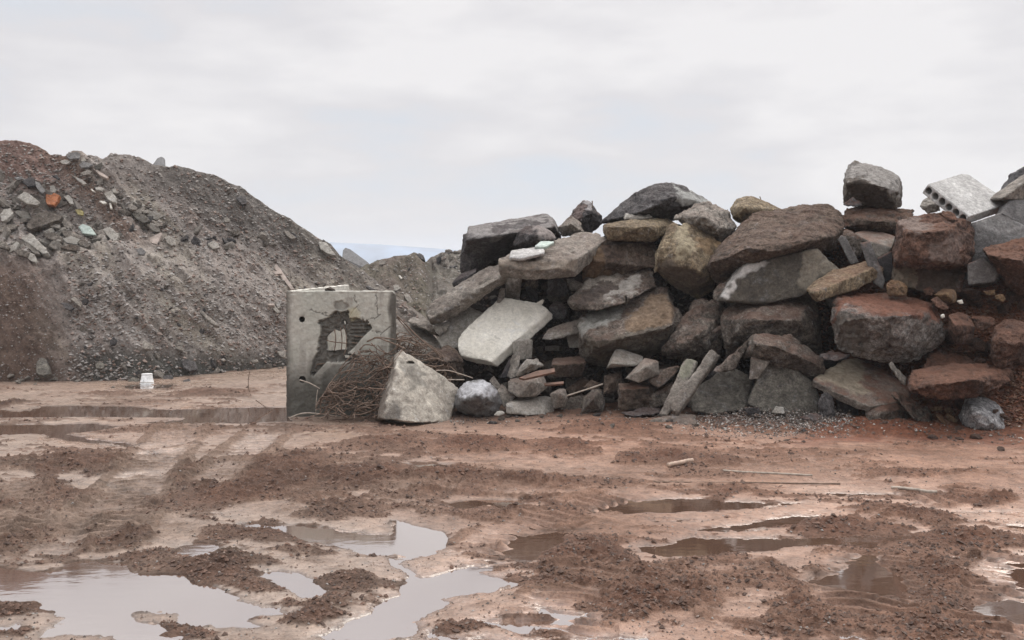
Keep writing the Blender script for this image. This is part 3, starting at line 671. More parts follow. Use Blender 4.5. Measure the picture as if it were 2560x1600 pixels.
ST('splintered pale stone right of the grey pointed rock', 'R9', [(1080,280),(1180,290,.1),(1290,350),(1240,440),(1130,430),(1100,360)], 'gs', o=-.1, ro=1.5)
B('long pale-faced slanting boulder above the big grey-and-tan boulder', 'R9', [(1120,590,-.2),(1200,460,0),(1410,225,.4),(1760,180,.5),(2060,130,.5),(2180,170,.4),(2210,380,.1),(1800,600,-.35),(1480,680,-.3),(1180,670,-.2)], 'gb', o=-.5, th=.8, ro=1.2, patch=[([(1320,400),(1420,200),(1780,170),(1700,300),(1500,380)],(.40,.36,.31),.8),([(1640,420),(1900,260),(2080,280),(2000,400),(1700,540),(1600,520)],(.42,.39,.35),.85),([(1300,480),(1600,330),(1700,400),(1500,600),(1250,620)],(.09,.07,.06),.8)])
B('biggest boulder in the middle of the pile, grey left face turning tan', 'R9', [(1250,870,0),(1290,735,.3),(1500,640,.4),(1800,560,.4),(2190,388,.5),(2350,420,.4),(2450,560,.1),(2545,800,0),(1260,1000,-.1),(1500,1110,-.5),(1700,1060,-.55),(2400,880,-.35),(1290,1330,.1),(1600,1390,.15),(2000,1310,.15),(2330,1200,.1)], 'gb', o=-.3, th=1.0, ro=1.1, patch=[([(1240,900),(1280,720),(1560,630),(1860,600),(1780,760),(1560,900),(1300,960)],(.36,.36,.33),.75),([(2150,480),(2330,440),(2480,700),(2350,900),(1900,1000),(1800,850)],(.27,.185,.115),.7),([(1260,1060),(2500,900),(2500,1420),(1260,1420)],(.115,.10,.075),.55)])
SL('narrow pale slab poking out left of the biggest boulder', 'R9', [(780,1040),(860,920,.1),(1000,860,.1),(1260,790,.1),(1260,980),(1100,995,-.05),(880,1060,-.1)], 'gs', o=-.1, th=.25)
BK('smooth rounded block end beneath the narrow pale slab', 'R9', [(1090,1020),(1120,980),(1260,980),(1270,1160),(1120,1150)], 'lc', o=.15, th=.3)
BK('upper dark block in the gap left of the biggest boulder', 'R9', [(1190,660),(1400,650),(1330,720),(1290,790),(1190,770)], 'br', o=.5, th=.3)
B('dark rounded stone in the gap above the big white slab', 'R9', [(860,640),(960,560,.1),(1060,600,.1),(1100,700),(1050,810),(900,790)], 'gd', o=.25)
ST('white corner of stone behind the top right of the big white slab', 'R9', [(700,600),(790,540),(810,560),(780,620)], 'lt', o=.0, th=.1)
SL('largest white slab leaning on the left side of the pile', 'R4', [(497,500,.0),(560,400,.1),(930,60,.5),(1000,18,.55),(1260,70,.5),(1420,88,.45),(1512,160,.4),(1520,200,.35),(1280,400,.1),(880,752,-.25),(760,712,-.2),(520,680,-.15),(500,580,-.1)], 'lt', off=(.09,.10,-.10), ro=.25, o=-.15, dirt=.0)
SL('grey triangular slab behind the largest white slab', 'R4', [(440,200,.3),(450,90,.4),(530,88,.4),(800,205,.3),(700,290,.2),(560,420,.1),(490,600,-.1),(300,590,-.1),(250,490,0),(400,330,.1)], 'lc', off=(0,.12,-.05), o=.15, dirt=.05)
SL('grey weathered beam end above the wire tangle', 'R7', [(1425,410,.1),(1480,388,.2),(1660,430,.1),(1745,500),(1755,600),(1640,530,-.1),(1430,440,-.1)], 'gs', o=.3, th=.25, ro=.8)
ST('pale rough stone between the beam end and the grey triangular slab', 'R4', [(190,350),(240,310,.1),(380,298,.1),(400,345),(340,410),(270,465)], 'lc', o=.15)
SL('flat grey-brown slab lying behind the wire tangle', 'R7', [(1330,470,.3),(1440,450,.4),(1680,560,.3),(1790,700,.1),(1760,820,0),(1600,860,-.1),(1300,760,-.1),(1290,560,.1)], 'gs', off=(0,.15,-.1), o=.35, dirt=.1, red=False)
B('speckled brown boulder behind the pale cone-shaped block', 'R7', [(1640,820),(1700,720,.1),(1850,690,.2),(1960,760,.1),(2000,850),(2010,1060,.1),(1850,1150,.1),(1640,1050,.1),(1800,850,-.25)], 'br', o=-.1)
SL('thin grey slab on edge above the left corner of the white slab', 'R9', [(205,590),(250,410,.1),(310,400,.1),(315,520),(250,600)], 'gs', o=.0, th=.1)
# ---- foot of the pile, left
cone = rock('concrete_block', 'big pale yellowish cone-shaped block with a slot hole, at the front left foot', 'block', 'R7', [(1075,1470,.25),(1130,1200,.25),(1170,1030,.25),(1310,775,.1),(1360,745,.05),(1700,950,.15),(1850,1070,.2),(1937,1130,.25),(1937,1200,.25),(1890,1420,.15),(1300,950,-.25),(1260,1150,-.4),(1125,1450,-.5),(1500,1495,-.5),(1850,1480,-.1)], 'cn', D=14.05, th=.9, ro=.4, dirt=.0, sm_=3, dent=[(1450,872,36,17,.16)], patch=[([(1100,1150),(1330,760),(1300,980),(1130,1460),(1060,1480)],(.13,.105,.085),.85),([(1330,820),(1500,900),(1650,1000),(1620,1100),(1450,1150),(1400,1000)],(.16,.15,.13),.6),([(1130,1500),(1300,1250),(1380,1350),(1400,1500)],(.10,.09,.08),.7)])
B('dark blue-grey boulder with a pale crown at the left foot of the pile', 'R4', [(460,1160,.1),(500,1060,.1),(590,990,.1),(740,958,.2),(870,1000,.1),(945,1100,.1),(1000,1260,.1),(900,1370,.1),(700,1400,0),(560,1360,.1),(450,1280,.1),(700,1160,-.3),(600,1200,-.25)], 'bl', D=14.1, dirt=0, patch=[([(480,1080),(600,970),(860,980),(930,1120),(800,1170),(700,1150),(560,1220),(490,1180)],(.50,.50,.52),.9)])
BK('small square block just behind the dark blue-grey boulder', 'R4', [(850,985),(905,928,.05),(985,1040,.05),(940,1095)], 'gs', o=-.2, th=.15)
BK('leaning square block right of the dark blue-grey boulder', 'R4', [(940,1105),(1000,1025,.05),(1155,1175,.05),(1020,1300),(990,1220)], 'gs', o=-.25, th=.18)
BK('upright brick with two pale faces below the white slab', 'R4', [(1118,540,.1),(1200,490,.05),(1352,510,.12),(1348,720,.1),(1205,745,-.1),(1130,690,.05),(1200,520,-.12)], 'lc', o=-.2, th=.2, dirt=.1)
SL('upright narrow slab under the two-faced brick', 'R4', [(1120,680,.1),(1215,700),(1180,930),(1110,960),(1050,930,.1)], 'gs', o=-.15, th=.15)
BK('dark steel-grey angle piece low under the white slab', 'R4', [(970,960),(1100,700,.1),(1110,780),(1090,930),(1030,910)], 'dk', o=.0, th=.15)
ST('tan lump of mortar below the two-faced brick', 'R4', [(1220,810),(1290,732,.05),(1400,720,.1),(1485,800,.05),(1400,850),(1250,880),(1170,930),(1340,790,-.12)], 'lc', o=-.35, ro=1.2, dirt=.2)
BK('flat-topped block in the shade of the biggest boulder', 'R4', [(1600,725,.25),(1950,690,.35),(1985,770,0),(1690,800,-.15),(1570,790,-.1),(1600,950,-.05),(1920,935,.05)], 'br', o=-.25, th=.3, dirt=.3)
BK('broad brown block with a broken corner in the low centre', 'R4', [(1070,1000,.0),(1090,965,.15),(1320,930,.2),(1480,918,.2),(1525,1060,.1),(1400,1165,0),(1190,1180,-.1),(1075,1110,-.05),(1350,990,-.1)], 'gs', o=-.35, th=.35, dirt=.3)
SL('pale-topped slab lying flat at the foot, right of the leaning square block', 'R4', [(1045,1255,-.15),(1130,1200,.1),(1540,1162,.3),(1600,1200,.25),(1610,1380,.1),(1300,1390,-.15),(1050,1370,-.15)], 'lc', D=14.4, th=.35, dirt=.1)
BK('squarish stone right of the pale-topped foot slab', 'R4', [(1560,1140),(1660,1075,.1),(1740,1080,.1),(1765,1200),(1740,1290),(1600,1310),(1680,1130,-.1)], 'gs', D=14.45, th=.3)
BK('dim flat block behind the thin rod in the low centre', 'R4', [(1740,1080),(1940,950,.1),(2040,1000,.1),(1960,1120),(1800,1150)], 'br', o=.1, th=.3)
BK('small block touching the upper end of the thin rod', 'R4', [(1950,1060),(2040,970,.1),(2175,1030,.05),(2060,1110)], 'br', o=-.25, th=.2)
B('low pyramid-shaped stone at the foot in the centre', 'R4', [(1925,1360),(1950,1180,.1),(2050,1090,.15),(2160,1080,.15),(2195,1260,.1),(2175,1345,.05),(2050,1210,-.2)], 'gb', D=14.45, ro=.7)
BK('upright brown brick right of the thin rod', 'R4', [(2185,930),(2385,878,.05),(2400,1080,.05),(2180,1150),(2290,1000,-.05)], 'br', o=-.3, th=.2, dirt=.1)
B('low brown stone filling the foot behind the thin rod', 'R4', [(1620,1250),(1780,1180,.1),(1950,1150,.1),(1960,1300),(1900,1380),(1640,1380)], 'gb', D=14.75)
# ---- centre
BK('tan block with a rounded top below the biggest boulder', 'R5', [(158,750),(240,558,.1),(310,556,.15),(530,630,.2),(520,700,.05),(440,730,0),(210,700,-.1)], 'lc', o=-.6, th=.35, dirt=.25)
BK('tan broken block leaning under the rounded-top block', 'R5', [(340,860),(550,650,.15),(690,680,.1),(705,820,.05),(490,905,-.05),(560,740,-.12)], 'gs', o=-.7, th=.35, dirt=.25)
B('square red-brown block at the foot left of the two leaning posts', 'R5', [(270,920,.05),(430,888,.15),(570,905,.15),(710,960,.1),(650,1170,0),(290,1190,0),(300,980,-.1),(560,960,-.1)], 'br', D=14.3, dirt=.6)
B('reddish wedge stone left of the mossy leaning post', 'R5', [(578,890),(700,760,.1),(925,728,.15),(850,840,.05),(690,965,-.05)], 'gb', o=-.5, dirt=.3)
B('small boulder at the foot of the mossy leaning post', 'R5', [(588,1060),(700,960,.1),(840,895,.1),(850,960),(760,1140),(620,1170)], 'gb', D=14.25)
rock('concrete_post', 'mossy-topped post, the left of the two leaning posts', 'post', 'R5', [(700,1230,-.3),(850,900,.0),(965,655,.2),(1000,650,.2),(1090,690,.2),(1060,790,.1),(790,1240,-.3)], 'gs', D=14.15, off=(.05,.13,-.02), ro=.4, sm_=2, dirt=.15, patch=[([(900,700),(960,630),(1100,660),(1060,780),(960,860)],(.31,.32,.23),.55)])
rock('concrete_post', 'straight pale speckled post, the right of the two leaning posts', 'post', 'R5', [(820,1130,-.3),(1215,580,.2),(1250,562,.2),(1322,595,.2),(1300,665,.2),(1000,1060,-.2),(890,1240,-.35),(830,1230,-.35)], 'gs', D=13.95, off=(.06,.15,-.03), ro=.35, sm_=2, dirt=.1)
SL('square olive-grey slab propped right of the two leaning posts', 'R5', [(1015,1040,-.1),(1200,880,.1),(1370,750,.3),(1460,748,.3),(1672,860,.2),(1620,1140,-.1),(1570,1190,-.2),(1230,1225,-.25),(1060,1195,-.2)], 'sl', D=14.2, off=(0,.14,-.03), dirt=.1, red=False)
SL('large triangular grey slab standing on edge at the foot of the pile', 'R5', [(1638,1120,0),(1740,830,.1),(1885,608,.2),(1945,620,.2),(2090,740,.15),(2310,920,.1),(2362,1040,.05),(2365,1230,-.05),(2160,1265,-.1),(1800,1215,-.05)], 'sl', D=13.85, off=(.03,.16,0), dirt=.08, red=False, ro=.3)
BK('grey block wedged behind the top of the triangular slab', 'R5', [(1655,650),(1710,568,.1),(1875,640,.1),(1840,700,-.05),(1730,860),(1640,870)], 'gs', o=-.5, th=.35)
SL('thin rough slab leaning up behind the square olive-grey slab', 'R5', [(1250,790,-.1),(1450,610,.1),(1650,430,.2),(1665,470,.2),(1560,640,.1),(1480,780,.0),(1300,800,-.1)], 'gb', o=-.7, th=.3, ro=.9)
SL('dark arched slab sloping down to the right behind the triangular slab', 'R5', [(1640,480,0),(1660,395,.2),(1850,420,.2),(2070,400,.3),(2210,500,.3),(2400,650,.3),(2430,760,.1),(2200,640,-.1),(1900,520,-.2),(1700,500,-.1)], 'gb', o=-.75, off=(0,.22,-.22), ro=.9)
B('rough brown boulder right of the biggest boulder', 'R5', [(745,580,0),(830,420,0),(1000,280,.1),(1010,150,.2),(1060,50,.3),(1150,30,.3),(1340,60,.3),(1400,140,.2),(1380,400,.1),(1330,640,.1),(1100,690,0),(960,690,0),(830,665,0),(1100,420,-.3),(900,520,-.25)], 'gb', o=-.15, th=1, ro=1.2)
B('large rounded speckled boulder behind the triangular slab', 'R5', [(1350,260,.1),(1385,150,.2),(1700,0,.4),(1950,-62,.45),(2130,-62,.45),(2290,10,.3),(2345,200,.1),(2412,400,.1),(2385,590,.1),(2200,640,.1),(1650,560,.0),(1420,650,.1),(1380,500,.0),(1650,250,-.35),(2150,250,-.3)], 'gb', o=-.2, th=1.1, ro=.9)
BK('small brown chip on the rough brown boulder', 'R5', [(1250,370),(1340,305),(1355,340),(1270,395)], 'br', o=-.75, th=.1)
# ---- upper centre
B('huge dark domed boulder with a pale right flank on the skyline', 'R2', [(85,600,.2),(200,500,.2),(380,360,.2),(500,240,.2),(760,140,.3),(860,130,.3),(1030,145,.2),(1140,250,.25),(1300,350,.3),(1410,370,.3),(1420,430,.2),(1150,450,.1),(970,565,.2),(700,540,.1),(350,570,.1),(960,300,-.35),(600,450,-.3),(800,350,-.4)], 'gd', o=.2, th=1.2, ro=.8, dirt=.05, patch=[([(960,130),(1040,130),(1150,240),(1430,360),(1430,440),(1150,440),(1020,280)],(.40,.40,.38),.95)])
ST('small pale stone on top of the flat tan block', 'R2', [(360,530),(390,480,.1),(640,448,.1),(705,525),(600,560),(370,560)], 'lc', o=-.15, dirt=0)
B('flat tan block with a black gap beneath it', 'R2', [(150,605,.1),(400,560,.35),(620,515,.5),(880,540,.6),(975,610,.4),(830,700,.1),(700,810,-.1),(600,805,-.15),(190,790,-.1),(150,700,-.05),(600,640,-.3),(180,640,-.15)], 'tn', o=-.5, th=.8, ro=.7, dirt=.05)
B('upright split boulder with a deep crease down its middle', 'R2', [(718,1180,0),(740,960,0),(880,650,.2),(970,578,.25),(1010,620,.2),(985,980,.12),(850,1040,-.15),(780,960,-.2)], 'tn', o=-.55, th=.7, ro=.8, dirt=.12,
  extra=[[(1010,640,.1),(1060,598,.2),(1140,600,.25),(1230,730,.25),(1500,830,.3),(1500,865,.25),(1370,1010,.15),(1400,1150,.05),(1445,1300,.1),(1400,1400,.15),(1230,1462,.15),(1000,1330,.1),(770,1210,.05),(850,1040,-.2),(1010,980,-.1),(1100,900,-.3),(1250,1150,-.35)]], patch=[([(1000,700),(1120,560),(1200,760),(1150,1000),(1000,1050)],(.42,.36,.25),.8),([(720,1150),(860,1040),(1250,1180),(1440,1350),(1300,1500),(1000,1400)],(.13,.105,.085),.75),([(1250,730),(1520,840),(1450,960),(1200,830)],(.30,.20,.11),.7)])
B('crumbly pink-grey rock between the domed boulder and the round beige one', 'R2', [(965,540,.1),(990,490,.15),(1160,440,.2),(1320,350,.3),(1430,398,.3),(1580,440,.2),(1630,560,.1),(1700,650,.1),(1640,720,.1),(1500,830,.1),(1450,745),(1200,690),(1100,610),(1300,520,-.25),(1450,650,-.2)], 'gs', o=-.15, ro=1.2, dirt=.2)
B('round beige boulder on the skyline with a dark hollow under its left end', 'R2', [(1600,430,.1),(1690,310,.2),(1760,283,.25),(1880,288,.25),(2050,350,.3),(2220,440,.3),(1990,520,.1),(1820,570,.1),(1735,615,.1),(1640,545,.1),(1750,420,-.2)], 'tn', o=.1, dirt=.1, ro=.5)
B('huge smooth brown slab-like boulder with a dark underside, upper right centre', 'S', [(1772,662,0),(1802,615,.3),(1854,563,.5),(1882,537,.6),(1953,522,.7),(2000,518,.7),(2042,510,.7),(2077,518,.65),(2099,534,.5),(2110,568,.2),(2079,628,.1),(2034,630,.1),(1975,650,.1),(1781,690,.1),(1802,709,.15),(1862,680,.1),(1777,655,-.2),(1813,648,-.35),(1865,620,-.5),(1942,628,-.5),(2034,598,-.4),(2084,592,-.1)], 'br', o=-.6, th=1.1, ro=.9, dirt=.25)
SL('wide dark grey slab with a pale jagged upper rim, facing forward', 'S', [(1798,752,-.1),(1835,703,0),(1865,664,.1),(1888,655,.15),(1960,652,.15),(2010,639,.2),(2042,623,.2),(2069,643,.2),(2101,669,.2),(2030,702,.05),(2010,738,-.1),(1910,760,-.15)], 'ds', o=-.75, off=(0,.32,.015), dirt=.02, ro=.5, dk=.5, patch=[([(1798,740),(1835,690),(1865,650),(1900,645),(1925,660),(1875,675),(1845,700),(1815,750)],(.60,.58,.55),.9),([(1990,700),(2010,640),(2045,615),(2110,665),(2050,690),(2020,730)],(.24,.21,.165),.8)])  # lit upper rim painted as a pale patch
B('small rock at the left corner of the wide dark grey slab', 'R2', [(1408,1400),(1480,1300,.1),(1640,1240,.15),(1570,1420),(1480,1490,-.05),(1420,1475)], 'gb', o=-.6)
B('slab edge hidden under the upright split boulder', 'R2', [(680,1360),(740,1250,.2),(900,1340,.2),(960,1500),(800,1500)], 'gb', o=.4)
# ---- upper right
B('cube-like rock standing alone on the skyline, pale above a dark front', 'R3', [(608,350,0),(613,220,.1),(660,130,.2),(720,98,.2),(850,130,.25),(970,190,.25),(1060,190,.2),(1160,260,.15),(1187,440,.2),(1187,580,.2),(640,310,-.3),(780,275,-.35),(900,325,-.4),(1030,355,-.35),(1140,400,-.15),(620,510,-.05),(780,540,-.05),(1120,580,.0)], 'gb', o=.1, th=.8, ro=.8, dirt=.05, patch=[([(590,80),(1200,80),(1200,440),(1080,400),(900,320),(780,270),(640,310),(600,300)],(.34,.32,.30),.85),([(640,320),(800,290),(1030,380),(1120,600),(640,500)],(.085,.068,.055),.8)])  # lit top and shaded front put into the colour
ST('thin flake stone at the left foot of the lone skyline rock', 'R3', [(600,530),(690,460,.05),(770,500,.05),(790,540),(650,550)], 'gd', o=-.25)
B('brown earthy rock under the lone skyline rock', 'R3', [(590,660,.1),(640,560,.4),(760,538,.5),(980,535,.5),(1290,590,.5),(1300,700,.2),(1140,760,.1),(1130,830,.1),(720,800,.1),(600,770,.0),(800,680,-.1),(1000,700,-.1)], 'br', o=-.1, th=.9, ro=1.2, dirt=.5)
B('biggest red-earth block on the right, with a ledge across its front', 'R3', [(1095,1010,0),(1130,860,0),(1150,700,.2),(1290,640,.4),(1560,610,.5),(1840,660,.4),(1905,850,.2),(1905,1050,.1),(1840,1160,.1),(1300,1180,-.1),(1120,1110,-.1),(1250,800,-.3),(1650,800,-.35),(1650,1100,-.35),(1300,1060,-.3)], 'rd', o=-.7, th=1.1, ro=1.1, dirt=.5,
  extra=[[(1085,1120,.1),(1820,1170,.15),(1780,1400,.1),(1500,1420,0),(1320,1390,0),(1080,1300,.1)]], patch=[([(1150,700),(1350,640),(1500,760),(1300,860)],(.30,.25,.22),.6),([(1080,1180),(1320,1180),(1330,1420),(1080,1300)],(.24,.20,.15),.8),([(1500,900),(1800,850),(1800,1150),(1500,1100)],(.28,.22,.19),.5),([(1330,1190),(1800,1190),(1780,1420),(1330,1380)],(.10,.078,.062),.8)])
ST('small lump of orange earth on the red-earth block by the holes of the slab', 'R3', [(1560,620),(1620,590,.1),(1720,620,.1),(1760,690),(1640,690)], 'rd', o=-.75, ro=1.3)
ST('pale stone under the left end of the slab with round holes', 'R3', [(1368,545),(1400,465,.1),(1480,448,.1),(1570,520),(1570,590),(1450,615)], 'lc', o=.3, dirt=.05)
SL('narrow grey plate, the left one of the tilted plates', 'R3', [(545,880),(575,838),(625,860),(755,1110),(670,1135)], 'bl', o=-.5, th=.12, ro=.15)
B('sandy wedge between the two narrow tilted plates', 'R3', [(590,800,.05),(640,780,.1),(700,830,.1),(795,880),(770,1080),(700,1060),(600,860)], 'gb', o=-.3, th=.3)
SL('narrow grey plate with a thick edge, right of the sandy wedge', 'R3', [(760,922),(870,898,.05),(930,1080),(1020,1290),(1000,1390),(900,1330),(830,1100)], 'bl', o=-.6, th=.12, ro=.2)
SL('dark plate with a pale curved upper rim behind the tilted plates', 'R3', [(712,815,.1),(800,788,.2),(1000,808,.2),(1125,852,.1),(1090,960,-.1),(1050,1020,-.1),(940,1075,-.1),(860,900,-.1)], 'lc', o=-.1, th=.4, ro=.3)
SL('dark purple-grey plate between the tilted plates and the red-earth block', 'R3', [(940,1070),(1085,1000,.1),(1100,1270),(1000,1320),(960,1180)], 'dk', o=-.2, th=.2, ro=.2)
rock('concrete_pillar', 'round sandy broken pillar lying before the tilted plates', 'pillar', 'R3', [(235,1380,-.1),(300,1310,.1),(500,1185,.2),(850,1095,.4),(940,1100,.45),(985,1170,.4),(995,1230,.25),(950,1270,.2),(700,1400,-.05),(330,1510,-.3),(270,1470,-.25),(300,1420,-.35),(880,1180,.1)], 'tn', o=-.85, th=.55, ro=.5, dirt=.5)
SL('black tilted sheet at the right edge of the picture', 'R3', [(2200,455,0),(2300,300,.2),(2370,185,.3),(2600,60,.4),(2600,260,.1),(2300,440,-.05)], 'dk', o=.2, off=(0,.3,-.05), ro=.6, dirt=0)
SL('slab with a pale edge just under the black sheet at the right edge', 'R3', [(2210,462,-.1),(2430,300,0),(2600,180,.1),(2600,520,.3),(2300,500,.2)], 'gs', o=-.1, off=(0,.5,.0), ro=.4, dirt=.05)
SL('upper blue-grey slab under the right end of the slab with round holes', 'R3', [(2195,615,0),(2270,490,.2),(2600,470,.3),(2600,800,.0),(2420,745,-.05)], 'bl', o=-.1, off=(0,.3,-.1), ro=.25, dirt=.05)
SL('lower blue-grey slab standing right of the red-earth block', 'R3', [(1900,720,.1),(2190,622,.2),(2420,745,.1),(2620,860,.1),(2600,1000,-.1),(2180,1250,-.1),(2120,1320,-.1),(1850,1330,0),(1900,1000,.05)], 'bl', o=.0, off=(0,.25,-.05), ro=.3, dirt=.08)
SL('dark plate low between the red-earth block and the right edge boulder', 'R3', [(1850,1130),(2000,1060),(2180,1210),(2110,1310),(1850,1340)], 'bl', o=-.35, th=.2, ro=.3)
B('rusty pitted boulder at the right edge, above the middle', 'R3', [(1995,1030,0),(2040,945,.2),(2300,905,.35),(2600,850,.4),(2620,1440,.1),(2350,1420,.1),(2190,1310,.1),(2080,1140,.1),(2150,1050,-.2),(2400,1100,-.3)], 'rd', o=-.5, th=1, ro=1.3)
ST('orange rusty lump at the lower left corner of the red-earth block', 'R8', [(680,100),(720,0,.1),(850,0,.1),(950,90),(960,200),(700,200)], 'bb', o=-.6, ro=1.4, dirt=.4)
# ---- right
ST('rounded brown stone below the red-earth block', 'R8', [(1285,185),(1400,108,.1),(1530,118,.1),(1575,200,.05),(1550,285),(1480,295),(1360,245),(1440,180,-.12)], 'bb', o=-.35, ro=.5, dirt=.25)
ST('small dull stone left of the rounded brown stone', 'R8', [(1150,120),(1230,80,.1),(1300,130),(1270,200),(1180,190)], 'rd', o=-.3)
ST('oblong pinkish stone under the rounded brown stone', 'R8', [(1235,240),(1330,218,.05),(1440,300,.05),(1475,360),(1400,385),(1300,325)], 'rd', o=-.5, ro=.7)
ST('tiny white chip right of the rounded brown stone', 'R8', [(1565,262),(1640,248),(1655,290),(1600,305)], 'lt', o=-.4, dirt=0)
ST('tiny quartz-white pebble right of the red-topped boulder', 'R8', [(1365,440),(1410,428),(1425,470),(1380,485)], 'lt', o=-.7, dirt=0)
B('large boulder capped with red earth over a white-pitted face', 'R8', [(0,500,.1),(30,330,.1),(100,200,.3),(250,183,.4),(620,190,.5),(860,195,.5),(1110,255,.4),(1270,300,.3),(1340,480,.2),(1455,650,.2),(1330,800,.1),(1140,890,.1),(1100,1000,.1),(900,1040,.1),(750,1010,0),(500,960,0),(270,960,.1),(60,810,.1),(150,420,-.25),(700,440,-.4),(1100,450,-.25),(800,800,-.3)], 'wh', o=-.6, th=1.1, ro=1.1, dirt=1.0, patch=[([(-20,500),(20,300),(250,150),(1270,250),(1380,500),(1000,420),(700,480),(400,380),(100,330),(40,600)],(.20,.085,.052),.9),([(40,480),(420,450),(480,900),(60,800)],(.15,.135,.115),.7)])
BK('red cube-shaped block right of the red-capped boulder', 'R8', [(1450,440,.1),(1600,405,.3),(1745,450,.2),(1792,580,.05),(1780,825,.1),(1560,795,0),(1460,660,.1),(1550,560,-.12)], 'rd', o=-.5, th=.4, ro=.7)
ST('small earthy block right of the red cube-shaped block', 'R8', [(1760,470),(1870,450,.1),(2060,480,.1),(2050,560),(1900,640),(1800,600)], 'rd', o=-.1)
ST('brick-coloured chip among the red earth near the right edge', 'R8', [(1900,140),(2050,120),(2060,190),(1950,190)], 'bb', o=-.1)
ST('yellowish broken brick chip near the right edge', 'R8', [(2050,190),(2150,180),(2200,240),(2160,285),(2060,240)], 'bb', o=-.3, dirt=.2)
B('tall brown block at the right edge, lower of the two boulders there', 'R8', [(1995,990,0),(2010,750,0),(2060,620,.1),(2200,515,.25),(2350,560,.2),(2520,560,.2),(2550,1000,.1),(2250,1120,.1),(2080,1120,0),(2100,700,-.2),(2350,720,-.25)], 'rd', o=-.4, th=.9, ro=1.1, dirt=.4)
B('long flat red boulder above the white speckled stone', 'R6', [(1150,960,0),(1215,800,.2),(1450,790,.4),(1700,750,.5),(1900,733,.5),(2260,800,.4),(2275,900,.2),(2130,1005,.0),(1850,1095,-.1),(1640,1125,-.1),(1380,1085,-.1),(1200,1025,-.1),(1500,950,-.3),(1900,900,-.3)], 'rd', o=-.7, th=.9, ro=1.1)
B('earthy hump behind the long flat red boulder', 'R6', [(1330,800),(1380,650,.2),(1500,560,.3),(1800,640,.3),(1900,740,.1),(1600,820)], 'rd', o=-.1, ro=1.2)
ST('upright grey splinter left of the long flat red boulder', 'R6', [(945,735),(1000,708,.05),(1145,890,.05),(1145,970),(1095,940)], 'gs', o=-.5, th=.1, dirt=.05)
SL('broad yellow-grey slab strewn with red earth, tilted towards the viewer', 'R6', [(155,905,-.1),(240,820,.2),(390,790,.35),(480,700,.6),(600,672,.7),(700,700,.7),(870,780,.5),(1140,960,.2),(1190,1020,.1),(1180,1120,-.1),(750,1185,-.35),(630,1130,-.3),(420,1050,-.25)], 'gs', D=13.9, off=(0,.08,-.10), ro=.5, dirt=.85, patch=[([(140,920),(240,780),(600,640),(700,720),(640,900),(780,1080),(500,1060)],(.38,.325,.245),.9)])
B('low dark rounded rock propping the broad yellow-grey slab', 'R6', [(708,1210,.1),(850,1140,.15),(1050,1130,.2),(1170,1230,.1),(1255,1410,.1),(1060,1400,-.05),(710,1360,0),(950,1230,-.1)], 'gb', D=13.5, ro=.6)
B('knobbly ridge of rock to the right of the broad slab', 'R6', [(995,1065),(1080,1028,.15),(1180,1100,.15),(1390,1230,.1),(1485,1420,.1),(1380,1430,-.05),(1230,1320,-.1)], 'gb', D=13.35, th=.45, ro=1.2)
B('small purple-grey boulder on end, right of the triangular slab', 'R6', [(205,1130),(240,1060,.05),(290,1035,.1),(345,1070,.1),(385,1320),(300,1370),(215,1290)], 'gd', D=13.6, dirt=.05)
SL('dark slab in the shade under the broad yellow-grey slab', 'R6', [(390,1100),(620,1150),(640,1370),(400,1370)], 'gd', D=14.0, th=.2)
B('white speckled stone at the right foot of the pile', 'R6', [(1712,1290,.1),(1800,1100,.15),(1890,1078,.2),(2000,1100,.2),(2150,1180,.2),(2275,1400,.2),(2290,1500,.1),(1950,1510,-.05),(1780,1450,0),(1900,1280,-.25),(2050,1350,-.25)], 'ws', D=13.05, ro=.8, dirt=0)
BK('small yellow brick piece, upper left by the white speckled stone', 'R6', [(1400,1200),(1530,1188),(1538,1232),(1420,1245)], 'bb', D=13.5, th=.1)
BK('small yellow brick piece nearest the white speckled stone', 'R6', [(1555,1222),(1612,1200),(1672,1255),(1580,1265)], 'bb', D=13.4, th=.1)
BK('short brick half lying tilted left of the white speckled stone', 'R6', [(1568,1290),(1600,1258),(1705,1340),(1695,1375),(1600,1345)], 'bb', D=13.2, th=.1)
BK('long rusty brick piece at the foot, left of the white speckled stone', 'R6', [(1430,1260),(1520,1270,.05),(1745,1450),(1725,1495,-.05),(1620,1460,-.05)], 'bb', D=13.15, th=.14, ro=.8)
ST('flat dark stone between the arched slab and the red-capped boulder', 'R6', [(195,645),(350,588,.1),(540,640,.1),(400,705,-.05),(270,685,-.05)], 'gd', o=-.6, dirt=.4)
B('dark red block at the right edge behind the white speckled stone', 'R6', [(2210,930,.1),(2300,850,.2),(2550,860,.2),(2560,1450,.1),(2230,1400,0)], 'rd', D=13.7, th=.7, ro=.6)
# ---- along the foot
SL('dark flat rock lying at the foot of the two leaning posts', 'R5', [(300,1215),(500,1168,.15),(730,1160,.15),(725,1225),(420,1265,-.1)], 'gd', D=14.05, th=.3, ro=1)
SL('thin pinkish slab under the feet of the two leaning posts', 'R5', [(600,1290,-.1),(850,1225,.2),(1090,1240,.2),(1040,1290,0),(860,1360,-.1),(680,1370,-.15)], 'gs', D=13.75, off=(0,.06,-.06))
SL('chipped kerb piece at the front of the gravel', 'R5', [(845,1275,.1),(1000,1258,.15),(1090,1300,.05),(1085,1405,0),(860,1410,-.02)], 'gs', D=13.5, th=.3)
BK('brown brick lying at the very front of the gravel', 'R5', [(1090,1365,0),(1330,1325,.12),(1338,1360,.1),(1090,1420,-.02)], 'bb', D=13.4, th=.2, dirt=.2)
BK('dark square brick at the base of the triangular slab', 'R5', [(1575,1175),(1740,1152),(1762,1225),(1640,1245)], 'gd', D=13.6, th=.15)
